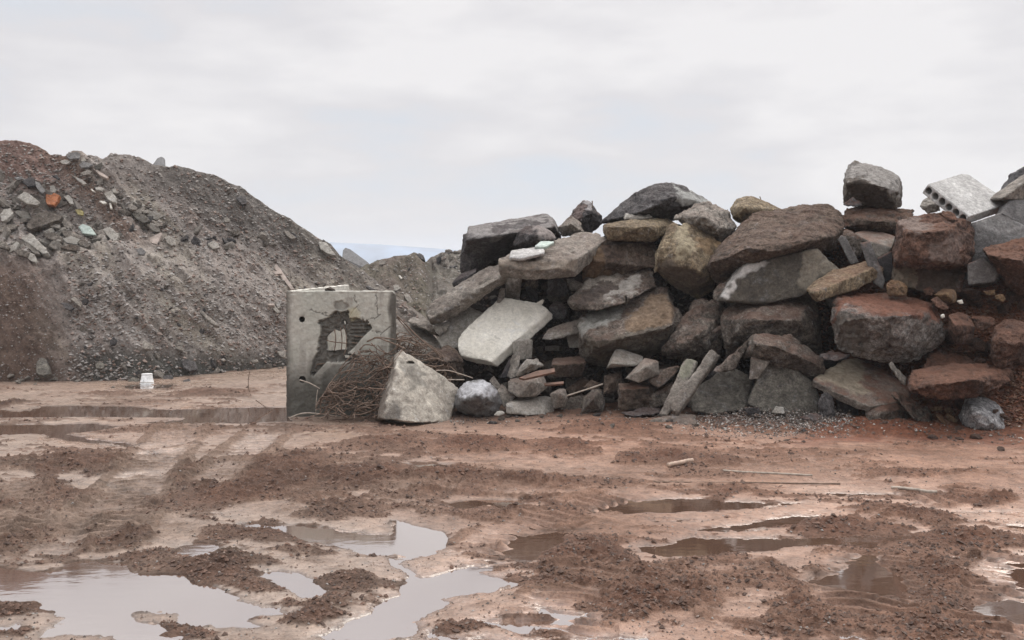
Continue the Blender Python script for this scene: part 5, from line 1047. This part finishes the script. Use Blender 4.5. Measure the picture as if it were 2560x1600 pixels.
# ------------------------------------------------------------------ pieces of rubble on the slopes
def piece(label, reg, pts, key='gs', tilt=.9, t=None, name='rubble_piece', cat='rubble', sink=.05, **k):
    cx = sum(p[0] for p in pts) / len(pts); ym = max(p[1] for p in pts); cy = sum(p[1] for p in pts) / len(pts)
    h_, n_ = hit(reg, cx, cy); D = h_.y - sink; sc = REG[reg][2] * D / F
    P = [(x, y, (cy - y) * sc * tilt) for x, y in pts]
    hm = (ym - min(p[1] for p in pts)) * sc
    tt = t if t is not None else max(.05, .35 * hm)
    return rock(name, label, cat, reg, P, key, D=D, off=(0, tt * .8, -tt * .6), vox=.022, dirt=k.pop('dirt', .12), red=False, sm_=1, ro=k.pop('ro', .5), **k)
LP = [
 ('pale yellowish rectangular slab in the middle of the left rubble patch', 'L5', [(250,540),(350,455),(420,490),(580,610),(540,650),(400,640)], 'lc'),
 ('bright orange lump of plastic sheet in the left rubble patch', 'L5', [(660,570),(670,450),(720,450),(860,510),(830,590),(780,650),(680,640)], 'or'),
 ('dark blue-black crumpled sheet in the left rubble patch', 'L5', [(300,300),(440,250),(490,250),(500,370),(400,380)], 'dk'),
 ('grey-blue rounded stone beside the dark crumpled sheet', 'L5', [(490,300),(570,330),(660,450),(610,490),(540,420)], 'bl'),
 ('green-grey scrap beside the dark crumpled sheet', 'L5', [(190,250),(300,240),(340,270),(250,290)], 'bl'),
 ('black bent scrap of tyre on the bare red slope', 'L5', [(750,220),(830,220),(865,260),(850,280),(810,245)], 'dk'),
 ('upper pale flat tile right of the orange lump', 'L5', [(920,520),(1000,510),(1050,560),(1070,640),(1010,630)], 'lc'),
 ('lower pale flat tile touching the upper tile', 'L5', [(1050,580),(1100,580),(1200,700),(1130,710)], 'gs'),
 ('yellow-green lump under the pale tiles', 'L5', [(1090,720),(1160,705),(1210,750),(1200,800),(1130,790)], 'yw'),
 ('long slanting slab high on the bare slope', 'L5', [(1020,200),(1060,215),(1200,280),(1270,345),(1200,350),(1130,290)], 'lc'),
 ('smaller pale slab below the long slanting slab', 'L5', [(1380,400),(1440,385),(1520,420),(1480,445),(1400,430)], 'lc'),
 ('narrow white chip beside the smaller pale slab', 'L5', [(1310,420),(1340,415),(1385,460),(1350,455)], 'lt'),
 ('olive upright slab on the right of the bare strip', 'L5', [(1510,490),(1600,440),(1680,520),(1680,610),(1640,610),(1570,570)], 'lc'),
 ('small white tile below the olive upright slab', 'L5', [(1440,590),(1520,590),(1555,625),(1490,635)], 'lt'),
 ('little white strip right of the small white tile', 'L5', [(1585,620),(1615,625),(1630,705),(1600,700)], 'lt'),
 ('largest dark slab arching over the rubble patch', 'L5', [(390,920),(460,840),(560,760),(650,740),(900,810),(850,870),(560,900),(450,1000),(380,980)], 'gb'),
 ('thick broken slab end right of the arching slab', 'L5', [(850,850),(900,800),(960,840),(1050,940),(1020,1010),(930,960)], 'gs'),
 ('pale flat slab resting under the arching slab', 'L5', [(605,900),(620,865),(760,890),(870,950),(850,990),(720,960),(610,930)], 'lc'),
 ('long brown boulder slab running down to the right in the rubble patch', 'L5', [(870,1030),(990,1010),(1200,1110),(1300,1230),(1270,1270),(1150,1230),(950,1120)], 'gb'),
 ('grey block tilted under the long brown slab', 'L5', [(645,1080),(680,1035),(800,1060),(910,1120),(910,1200),(800,1150),(660,1130)], 'gb'),
 ('square pale-green paving tile at the right of the rubble patch', 'L5', [(1140,970),(1200,930),(1310,960),(1395,1070),(1380,1090),(1200,1060)], 'gn'),
 ('pinkish square paving tile right of the pale-green tile', 'L5', [(1485,1010),(1600,975),(1730,1080),(1700,1150),(1640,1175),(1560,1100)], 'lc'),
 ('big pale slab in the lower left of the rubble patch', 'L5', [(290,1130),(440,1050),(500,1110),(660,1270),(700,1350),(620,1360),(400,1200)], 'lc'),
 ('rounded long slab beneath the big pale slab', 'L5', [(340,1180),(450,1190),(560,1310),(580,1370),(500,1360),(380,1260)], 'gs'),
 ('pale cube stone at the bottom of the rubble patch', 'L5', [(385,1410),(430,1340),(500,1370),(530,1450),(510,1490),(440,1460)], 'lc'),
 ('square-cut stone at the left picture edge in the rubble patch', 'L5', [(0,800),(50,720),(150,700),(190,770),(100,860),(30,890)], 'lc'),
 ('dark flat slab at the left picture edge', 'L5', [(-40,940),(250,930),(230,990),(60,1040),(-40,1040)], 'gb'),
 ('brown square stone left of the pale cube stone', 'L5', [(190,1310),(300,1290),(420,1340),(390,1410),(260,1380)], 'gb'),
 ('grey chunk at the lower left edge of the rubble patch', 'L5', [(-30,1180),(60,1170),(140,1270),(120,1300),(-30,1260)], 'gb'),
 ('brownish rounded block in the shade right of the cube stone', 'L5', [(860,1270),(1000,1220),(1130,1240),(1200,1330),(1080,1320)], 'br'),
 ('grey rock at the right end of the rubble patch', 'L5', [(1400,1120),(1480,1050),(1540,1120),(1560,1220),(1480,1280),(1420,1220)], 'gs'),
 ('wedge stone standing on the crest of the slope', 'L1', [(1645,315),(1700,240),(1740,225),(1772,235),(1775,340),(1700,345)], 'bl'),
 ('dark grey crumbling stone on the crest by the notch', 'L1', [(715,215),(740,185),(830,170),(860,190),(850,240),(740,245)], 'bl'),
 ('pale stone just below the notch in the crest', 'L1', [(640,270),(700,250),(760,275),(720,300),(670,300)], 'lc'),
 ('purple-grey slab below the crest stones', 'L1', [(850,310),(900,270),(1000,300),(960,335),(880,340)], 'bl'),
 ('broken grey slab below the narrow plank', 'L1', [(870,400),(940,360),(990,380),(960,415),(900,420)], 'gs'),
 ('green-grey slab in the middle of the slope', 'L1', [(1410,820),(1500,810),(1590,870),(1620,920),(1540,935),(1470,890)], 'sl'),
 ('small stone lodged above the green-grey slab', 'L1', [(1380,740),(1420,725),(1480,770),(1470,795),(1400,790)], 'gs'),
 ('flat oblong stone right of the green-grey slab', 'L1', [(1510,795),(1590,795),(1605,830),(1550,830)], 'gs'),
 ('rounded pale boulder on the terrace', 'L1', [(1780,1090),(1820,1065),(1890,1120),(1890,1170),(1850,1180),(1800,1150)], 'lc'),
 ('teal-grey rounded lump at the edge of the terrace', 'L1', [(1475,1230),(1520,1200),(1570,1240),(1550,1280),(1500,1275)], 'bl'),
 ('pale round stone right of the rounded pale boulder', 'L1', [(2240,1170),(2290,1130),(2350,1150),(2370,1200),(2300,1220)], 'lc'),
 ('dark cubic stone high on the right slope', 'L2', [(905,405),(960,385),(1010,400),(1015,470),(970,480)], 'gd'),
 ('flat slab half buried near the right crest', 'L2', [(1420,760),(1470,770),(1560,840),(1500,850),(1450,810)], 'gs'),
 ('pale pink slab lying at the right end of the crest', 'L2', [(1790,880),(1880,890),(1920,960),(1990,1030),(1900,1010),(1820,960)], 'lc'),
 ('grey round stone in the middle of the slope', 'L2', [(770,630),(810,615),(845,640),(830,670),(785,665)], 'gs'),
 ('long green-grey slab tilting over the saddle', 'M', [(398,490),(410,395),(440,365),(500,385),(700,530),(830,640),(780,665),(620,590),(480,510)], 'bl'),
 ('dark flat slab under the long green-grey slab', 'M', [(440,520),(560,540),(760,640),(830,665),(700,650),(560,600)], 'gd'),
 ('square stone on the top of the further heap', 'M', [(870,545),(900,520),(960,535),(950,575),(880,580)], 'gs'),
 ('angular slab low on the further heap', 'M', [(1190,975),(1240,950),(1330,1060),(1370,1140),(1320,1130),(1230,1040)], 'gs'),
 ('dark flake low on the further heap, left', 'M', [(690,845),(760,870),(830,905),(760,905),(710,880)], 'gd'),
 ('two-lobed pale stone low on the further heap', 'M', [(1055,850),(1110,840),(1130,870),(1170,900),(1120,920),(1070,890)], 'lc'),
 ('small white chip in the middle of the further heap', 'M', [(1125,720),(1150,720),(1180,755),(1160,765)], 'lt'),
 ('dark cap stone on the peak of the further heap', 'M', [(1330,460),(1400,430),(1450,455),(1475,530),(1420,500)], 'gd'),
 ('triangular pale stone low on the big slope', 'L3', [(1505,800),(1560,735),(1650,790),(1640,835),(1560,830)], 'gs'),
 ('long sliver of slab low on the big slope', 'L3', [(2140,420),(2190,420),(2370,580),(2300,570),(2230,510)], 'gs'),
 ('bent pale stone high on the lower slope', 'L3', [(760,290),(800,262),(870,320),(860,370),(820,330)], 'gs'),
 ('dark green-grey stone below the bent pale stone', 'L3', [(660,330),(730,330),(800,380),(760,410),(700,390)], 'gd'),
 ('greenish boulder at the foot of the brown heap', 'L3', [(390,990),(440,920),(500,950),(540,1080),(470,1120),(390,1090)], 'sl'),
 ('grey rounded boulder at the foot of the slope', 'L3', [(1020,990),(1080,960),(1130,1000),(1110,1040),(1040,1040)], 'sl'),
 ('dark square stone right of the white pail', 'L3', [(1760,1120),(1860,1110),(1870,1180),(1765,1180)], 'gd'),
 ('second dark stone right of the white pail', 'L3', [(1975,1165),(2040,1150),(2060,1180),(2030,1195),(1980,1190)], 'gd'),
 ('flat stone just left of the white pail', 'L3', [(1380,1165),(1430,1135),(1500,1150),(1500,1190),(1400,1195)], 'sl'),
 ('broken dark boulder low on the slope near the chamber', 'L3', [(1950,970),(2010,940),(2100,960),(2130,1050),(2050,1070),(1980,1030)], 'gd'),
 ('upper pale stone of the pair beside the chamber', 'L4', [(1330,460),(1370,445),(1390,500),(1360,530)], 'gs'),
 ('lower pale stone of the pair beside the chamber', 'L4', [(1290,510),(1330,500),(1380,560),(1350,570)], 'lc'),
 ('dark stone with a pale face touching the left side of the chamber', 'L4', [(1350,990),(1440,970),(1440,1060),(1380,1040)], 'gs'),
 ('flat pale stone at the foot of the slope near the chamber', 'L4', [(1070,1085),(1130,1070),(1150,1095),(1090,1110)], 'gs'),
 ('round pale stone at the foot of the slope near the chamber', 'L4', [(740,1075),(770,1060),(800,1080),(770,1090)], 'lc'),
]
for a in LP: piece(*a, sink=.20)
FT = [(340,1000,45),(285,1065,42),(260,1130,52),(165,1137,22),(240,1170,36),(190,1190,44),(420,1140,38),(460,1155,28),(500,1155,28),(645,1155,42),(840,1177,36),(925,1172,40),(380,1215,28),(345,1020,26),(1225,1245,24),(600,1165,20)]
rm = random.Random(3)
COB = [lump_mesh('cobble', 60 + i, (1, .9, .62), rough=.12) for i in range(3)]
for m_ in COB: m_.materials.clear(); m_.materials.append(rock_mat('gs', .1, False))
for i, (x, y, r) in enumerate(FT):
    X, Y = px('L3', x, y); D = CAMZ * F / (Y + r * .2315 * .5 - HY); o = bpy.data.objects.new('cobble', COB[i % 3]); link(o)
    rr = r * .2315 * D / F; xx = (X - CX) / F * D; o.location = (xx, min(D, hit('L3', x, y)[0].y - rr * .3), 0); o.location.z = max(0, CAMZ - (Y - HY) / F * o.location.y)
    o.scale = (rr, rr, rr); o.rotation_euler = (0, 0, rm.uniform(0, 6))
    tag(o, 'smooth pale cobble at the foot of the brown heap', 'cobble', 'cobbles along the foot of the brown heap')

# repeats of broken pieces, placed one by one on the slopes
rnd = random.Random(77)
def bank(n, flat, keys, seed):
    L_ = []
    for i in range(n):
        me = lump_mesh('rubble_piece', seed + i, (1, rnd.uniform(.55, .9), rnd.uniform(.14, .3)) if flat else (1, rnd.uniform(.6, .95), rnd.uniform(.45, .7)), rough=.07 if flat else .3, flat=flat)
        me.materials.clear(); me.materials.append(rock_mat(keys[i % len(keys)], .22, False)); L_.append(me)
    return L_
flatb = bank(7, True, ['gs', 'lc', 'gb', 'gs', 'sl'], 300); lumpb = bank(6, False, ['gs', 'gb', 'gd'], 400)
def scatter(n, reg, poly, rmin, rmax, banks, label, group, cat='rubble', pw=2.0):
    xs = [p[0] for p in poly]; ys = [p[1] for p in poly]; c = 0; tries = 0
    while c < n and tries < n * 30:
        tries += 1; x = rnd.uniform(min(xs), max(xs)); y = rnd.uniform(min(ys), max(ys))
        if not inside(np.array([x]), np.array([y]), poly)[0]: continue
        h_, nn = hit(reg, x, y)
        r = (rmin + (rmax - rmin) * rnd.random() ** pw)
        me = rnd.choice(banks); o = bpy.data.objects.new('rubble_piece', me); link(o)
        q = nn.to_track_quat('Z', 'Y') if nn.z > 0 else Vector((0, 0, 1)).to_track_quat('Z', 'Y')
        o.rotation_mode = 'QUATERNION'
        from mathutils import Euler
        o.rotation_quaternion = q @ Euler((rnd.gauss(0, .35), rnd.gauss(0, .35), rnd.uniform(0, 6.3))).to_quaternion()
        o.location = h_ + nn * r * .12; o.scale = (r, r, r); tag(o, label, cat, group); c += 1
G1l = 'one of the small broken pieces packed in the rubble patch at the far left'
scatter(85, 'L5', [(0,250),(250,220),(600,330),(1000,480),(1250,760),(1500,1000),(1830,1150),(1750,1250),(1350,1300),(1100,1300),(700,1340),(600,1400),(300,1400),(0,1250)], .06, .21, flatb, G1l, 'broken pieces in the far left rubble patch', pw=1.5)
scatter(30, 'L1', [(600,230),(900,210),(1200,420),(1350,640),(1700,850),(1650,1000),(1400,900),(1150,650),(900,430),(700,330)], .06, .2, flatb + lumpb, 'one of the small stones strewn down the slope right of the bare strip', 'stones strewn below the crest')
scatter(24, 'L2', [(-300,700),(0,560),(500,760),(1000,800),(1500,800),(1900,950),(1950,1080),(1500,1000),(1100,1050),(600,1000),(0,960)], .07, .2, lumpb, 'one of the clods and stones lodged along the terrace of the slope', 'clods along the terrace')
scatter(26, 'L4', [(0,1050),(300,1030),(800,1050),(1300,1060),(1440,1100),(1440,1180),(900,1230),(400,1270),(-400,1260),(-900,1230),(-900,1080)], .05, .16, lumpb, 'one of the dark stones along the foot of the big slope', 'dark stones along the foot of the slope')
scatter(26, 'L3', [(650,100),(2400,100),(2400,1000),(900,900),(700,600)], .05, .15, lumpb, 'one of the small stones scattered over the lower big slope', 'stones scattered on the lower slope')
scatter(16, 'M', [(1500,500),(1700,440),(1940,400),(1940,640),(1700,600),(1520,560)], .12, .3, flatb + lumpb, 'one of the pale pieces on the distant rubble behind the dark kerb slab', 'pieces on the distant rubble')
scatter(10, 'M', [(400,600),(900,560),(1400,560),(1500,900),(1100,1000),(700,850)], .06, .18, lumpb + flatb, 'one of the small stones on the further heap', 'stones on the further heap')

# stones filling the gaps of the pile
fillb = bank(4, False, ['gb', 'br', 'gd', 'gb'], 500) + bank(3, True, ['gb', 'gs', 'br'], 520); fillr = bank(3, False, ['rd'], 540)
def fill(n, x0, x1, y0, y1, rmin, rmax, banks, label, group):
    c = 0; t = 0
    while c < n and t < 3000:
        t += 1; X = rnd.uniform(x0, x1); Y = rnd.uniform(y0, y1); d = Vector(((X - CX) / F, 1, -(Y - HY) / F)).normalized()
        r_ = CB.ray_cast(Vector((0, 0, CAMZ)), d)
        if not r_[0]: continue
        r = rmin + (rmax - rmin) * rnd.random() ** 1.6; o = bpy.data.objects.new('stone', rnd.choice(banks)); link(o)
        o.location = r_[0] - d * (.12 + .38 * rnd.random()); o.scale = (r, r, r); o.rotation_euler = (rnd.uniform(-.8, .8), rnd.uniform(-.8, .8), rnd.uniform(0, 6.3)); tag(o, label, 'stone', group, 'thing'); c += 1
def spill(n, seed):
    rr = random.Random(seed)
    for i in range(n):
        X = rr.uniform(1120, 2540); Y = float(foot_y(X)) + 4 + 42 * rr.random() ** 2; x, y = gnd(X, Y); r = .025 + .07 * rr.random() ** 2
        o = bpy.data.objects.new('stone', rr.choice(fillr if X > 2150 else fillb)); link(o); o.location = (x, y, ground_z(x, y) + r * .05); o.scale = (r, r, r); o.rotation_euler = (rr.uniform(-.4, .4), rr.uniform(-.4, .4), rr.uniform(0, 6.3))
        tag(o, 'one of the small fragments spilled on the mud in front of the pile', 'stone', 'fragments spilled before the pile', 'thing')
spill(60, 4)
fill(165, 1215, 1720, 700, 1025, .05, .19, fillb, 'one of the dim broken pieces wedged in the gaps of the left and middle pile', 'pieces wedged in the gaps of the pile')
fill(60, 1700, 2150, 640, 1030, .07, .25, fillb, 'one of the dim broken pieces wedged between the boulders right of centre', 'pieces wedged right of centre')
fill(85, 2150, 2560, 640, 1050, .05, .2, fillr, 'one of the red earthy stones bedded in the dirt at the right of the pile', 'red stones in the dirt at the right')

# ------------------------------------------------------------------ fine gravel, uncountable
OCT = np.array([(1,0,0),(-1,0,0),(0,1,0),(0,-1,0),(0,0,1),(0,0,-1)], float); OF = np.array([(0,2,4),(2,1,4),(1,3,4),(3,0,4),(2,0,5),(1,2,5),(3,1,5),(0,3,5)])
def pebbles(name, pts, sizes, mats, seed):
    rg = np.random.default_rng(seed); n = len(pts)
    V = OCT[None] * rg.uniform(.55, 1.15, (n, 6, 1)) * np.array(sizes)[:, None, None]
    V[..., 2] *= .7
    a = rg.uniform(0, 6.28, n); b_ = rg.uniform(-.6, .6, n)
    x = V[..., 0] * np.cos(a)[:, None] - V[..., 1] * np.sin(a)[:, None]; y = V[..., 0] * np.sin(a)[:, None] + V[..., 1] * np.cos(a)[:, None]; z = V[..., 2] + x * b_[:, None]
    P = np.stack([x, y, z], 2) + np.array(pts)[:, None]; FA = OF[None] + (np.arange(n) * 6)[:, None, None]
    me = np_mesh(name, P.reshape(-1, 3), FA.reshape(-1, 3), False)
    for m_ in mats: me.materials.append(m_)
    me.polygons.foreach_set('material_index', np.repeat(rg.integers(0, len(mats), n), 8).astype(np.int32))
    o = link(bpy.data.objects.new(name, me)); tag(o, kind='stuff'); return o
PM = [plain('pebble_grey', (.27, .25, .23), .85), plain('pebble_dark', (.09, .075, .065), .85), plain('pebble_pale', (.42, .39, .35), .8), plain('pebble_brown', (.17, .12, .095), .85), plain('pebble_brown_pale', (.24, .185, .155), .85)]
rg = np.random.default_rng(5); pts = []; sz = []
while len(pts) < 15000:
    X = rg.uniform(-60, 1160); Y = rg.uniform(360, 960); d = Vector(((X - CX) / F, 1, -(Y - HY) / F)).normalized(); best = None
    for t in (HB, HB2):
        r_ = t.ray_cast(Vector((0, 0, CAMZ)), d)
        if r_[0] and (best is None or r_[0].y < best.y): best = r_[0]
    if best is None: continue
    dens = .5 + .5 * math.sin(best.x * 1.3 + best.z * 2.1) * math.sin(best.x * .7 - best.z * 1.1)
    if rg.random() > .35 + .65 * dens: continue
    pts.append(tuple(best)); sz.append((.018 + .05 * rg.random() ** 3) * (.5 if X < 170 and Y > 630 else 1))
pebbles('slope_gravel', pts, sz, [PM[0], PM[1], PM[0], PM[4], PM[0], PM[3]], 6)
pts = []; sz = []
while len(pts) < 9000:
    X = rg.uniform(1080, 2100); Y = rg.uniform(540, 1060); d = Vector(((X - CX) / F, 1, -(Y - HY) / F)).normalized(); r_ = CB.ray_cast(Vector((0, 0, CAMZ)), d)
    if r_[0]: pts.append(tuple(r_[0] - d * .02)); sz.append(.015 + .045 * rg.random() ** 2.5)
pebbles('rubble_fines', pts, sz, [PM[1], PM[3], PM[1], PM[1], PM[1]], 16)  # mostly dark pebbles, deepening the painted shade of the gaps
RM = [plain('red_earth', (.20, .085, .048), .95), plain('red_earth_dark', (.12, .055, .036), .95), plain('red_earth_brown', (.19, .115, .078), .95)]
pts = []; sz = []
while len(pts) < 14000:
    X = 2040 + 560 * rg.random() ** .8; Y = rg.uniform(600, 1075); d = Vector(((X - CX) / F, 1, -(Y - HY) / F)).normalized(); r_ = CB.ray_cast(Vector((0, 0, CAMZ)), d)
    if r_[0]: pts.append(tuple(r_[0] - d * .02)); sz.append(.012 + .036 * rg.random() ** 3)
pebbles('red_earth_crumbs', pts, sz, RM, 17)
pts = []; sz = []
for i in range(9000):
    X = rg.normal(1985, 130); Yp = rg.normal(1063, 17) if i % 3 else rg.normal(1050, 14)
    if X < 1560 or X > 2130 or Yp < 1020 or Yp > 1100: continue
    x, y = gnd(X, Yp); hgt = .17 * math.exp(-((X - 1960) / 170) ** 2 - ((Yp - 1052) / 16) ** 2) * rg.random()
    pts.append((x, y, ground_z(x, y) + hgt)); sz.append(.008 + .018 * rg.random() ** 2)
for i in range(1100):
    X = rg.uniform(1040, 2560); Yp = float(foot_y(X)) + rg.normal(8, 10); x, y = gnd(X, Yp); pts.append((x, y, ground_z(x, y) + .01)); sz.append(.008 + .022 * rg.random() ** 3)
pebbles('foot_gravel', pts, sz, [PM[0], PM[1], PM[3], PM[3], PM[1], PM[1], PM[2]], 7)
pts = []; sz = []
for i in range(9000):
    Yp = 985 + 640 * rg.random() ** .8; X = rg.uniform(-100, 2660); x, y = gnd(X, Yp); z = ground_z(x, y)
    if z < .006: continue
    pts.append((x, y, z + .002)); sz.append(.004 + .012 * rg.random() ** 3)
pebbles('mud_crumbs', pts, sz, [PM[3], PM[1], PM[3], PM[0], PM[4]], 8)
MC = [plain('mud_clod', (.115, .066, .045), .75), plain('mud_clod_dark', (.075, .044, .031), .75), plain('mud_clod_brown', (.135, .075, .050), .75)]
cx_, cy_, ch_, cw_ = CM; dens = cw_ * (1 / np.clip(cy_, 5, 30)) ** .5; pick = rg.choice(len(cx_), 30000, p=dens / dens.sum())
pebbles('mud_clods', np.stack([cx_[pick] + rg.normal(0, .006, 30000), cy_[pick], ch_[pick] + .002], 1), .005 + .022 * rg.random(30000) ** 3.0 * (.6 + cy_[pick] / 14), MC, 9)

# ------------------------------------------------------------------ upturned pail
def pail():
    D = 18.4; x, y = px('L3', 1587, 1200); b = Vector(at(x, y, D)); b.z = max(0.0, ground_z(b.x, D)); k = .2315 * D / F
    root = bpy.data.objects.new('pail', None); root.location = b; link(root); tag(root, 'small white pail standing upside down in a puddle at the foot of the slope', 'pail')
    wm = plain('white_plastic', (.66, .66, .65), .5, 0, .22, 14); dkm = plain('dark_print', (.12, .12, .13), .6)
    def lathe(name, prof, mat):
        n = 40; V = []; FA = []
        for r, z in prof:
            for i in range(n): a = 2 * math.pi * i / n; V.append((r * math.cos(a), r * math.sin(a), z))
        for j in range(len(prof) - 1):
            for i in range(n): FA.append((j * n + i, j * n + (i + 1) % n, (j + 1) * n + (i + 1) % n, (j + 1) * n + i))
        FA.append(tuple(range((len(prof) - 1) * n, len(prof) * n))); me = bpy.data.meshes.new(name); me.from_pydata(V, [], FA); me.polygons.foreach_set('use_smooth', np.full(len(me.polygons), True)); me.materials.append(mat)
        return link(bpy.data.objects.new(name, me), root)
    H = 108 * k; r0 = 71 * k; r1 = 54 * k
    lathe('body', [(r0 * 1.03, -.02), (r0 * 1.03, .015), (r0, .018), (r1 * 1.02, H * .86), (r1 * 1.0, H * .88)], wm)
    lathe('base_rim', [(r1 * .96, H * .885), (r1 * 1.0, H * .90), (r1 * 1.04, H * .93), (r1 * 1.04, H * .99), (r1 * .98, H)], wm)
    lathe('groove', [(r1 * .99, H * .86), (r1 * .975, H * .90)], dkm)
    # printed mark and panel outline
    def patch(name, P2, lift):
        V = []; 
        for a, z in P2:
            rr = r0 + (r1 * 1.02 - r0) * (z / (H * .86)) + lift; V.append((rr * math.sin(a), -rr * math.cos(a), z))
        me = bpy.data.meshes.new(name); me.from_pydata(V, [], [tuple(range(len(V)))]); me.materials.append(dkm); return link(bpy.data.objects.new(name, me), root)
    patch('printed_mark', [(-.22, H * .42), (.30, H * .42), (-.16, H * .14)], .003)
    patch('printed_line', [(-.6, H * .50), (.5, H * .50), (.5, H * .53), (-.6, H * .53)], .003)
    pts = [Vector((r0 * 1.02 * math.cos(a), -r0 * 1.04 * math.sin(a) , .02 + .02 * math.sin(a))) for a in np.linspace(0, math.pi, 9)]
    link(tube_obj('handle', pts, .004, REB2), root)
pail()
def stick_plank():
    x, y = px('L3', 100, 1455); D = CAMZ * F / (y - HY)
rock('driftwood', 'dark sodden lump of debris at the left edge of the far puddle', 'debris', 'L3', [(-60,1440,.1),(60,1415,.15),(180,1410,.1),(215,1470),(100,1500,-.1),(-60,1500,-.1)], 'gd', D=15.9, ro=1.4, dirt=0)
rock('stone', 'small dark stone standing in the reflecting puddle', 'stone', 'G2', [(108,968),(135,945,.02),(172,972),(140,985)], 'br', D=10.35, dirt=0)
rock('stone', 'half-sunk stone beside the puddle in the left foreground', 'stone', 'G1', [(1960,1160),(2000,1140,.02),(2040,1170),(2000,1185)], 'gd', D=8.5, dirt=0)

# ------------------------------------------------------------------ far hill and the haze before it
def far_hill():
    D = 1450.; us = np.linspace(300, 1700, 120); ys = np.interp(us, [300, 600, 790, 830, 950, 1090, 1150, 1300, 1700], [590, 597, 604, 606, 611, 621, 626, 645, 668])
    V = []; nt_ = 14
    for j in range(nt_):
        t = j / (nt_ - 1)
        for i, u in enumerate(us):
            z = CAMZ - (ys[i] - HY) / F * D; f = math.sin(t * math.pi); V.append(((u - CX) / F * (D - 150 + 300 * t), D - 150 + 300 * t, -1 + (z + 1) * f))
    me = np_mesh('hills', V, grid_faces(nt_, len(us))); me.materials.append(plain('hazy_hill_blue', (.20, .28, .40), .9, 0, .3, .02)); tag(link(bpy.data.objects.new('hills', me)), kind='structure')  # hill colour carries part of the blue haze
far_hill()
def haze():
    bm = bmesh.new(); bmesh.ops.create_cube(bm, size=1); me = bpy.data.meshes.new('haze'); bm.to_mesh(me); bm.free()
    o = link(bpy.data.objects.new('haze', me)); o.scale = (4200, 4200, 47); o.location = (0, 0, 22.0); tag(o, kind='stuff')
    m = bpy.data.materials.new('haze'); m.use_nodes = True; nt = m.node_tree; nt.nodes.clear(); out = nt.nodes.new('ShaderNodeOutputMaterial'); v = nt.nodes.new('ShaderNodeVolumePrincipled')
    v.inputs['Color'].default_value = (.88, .94, 1.0, 1); v.inputs['Density'].default_value = .0007; nt.links.new(v.outputs[0], out.inputs['Volume']); me.materials.append(m)
haze()
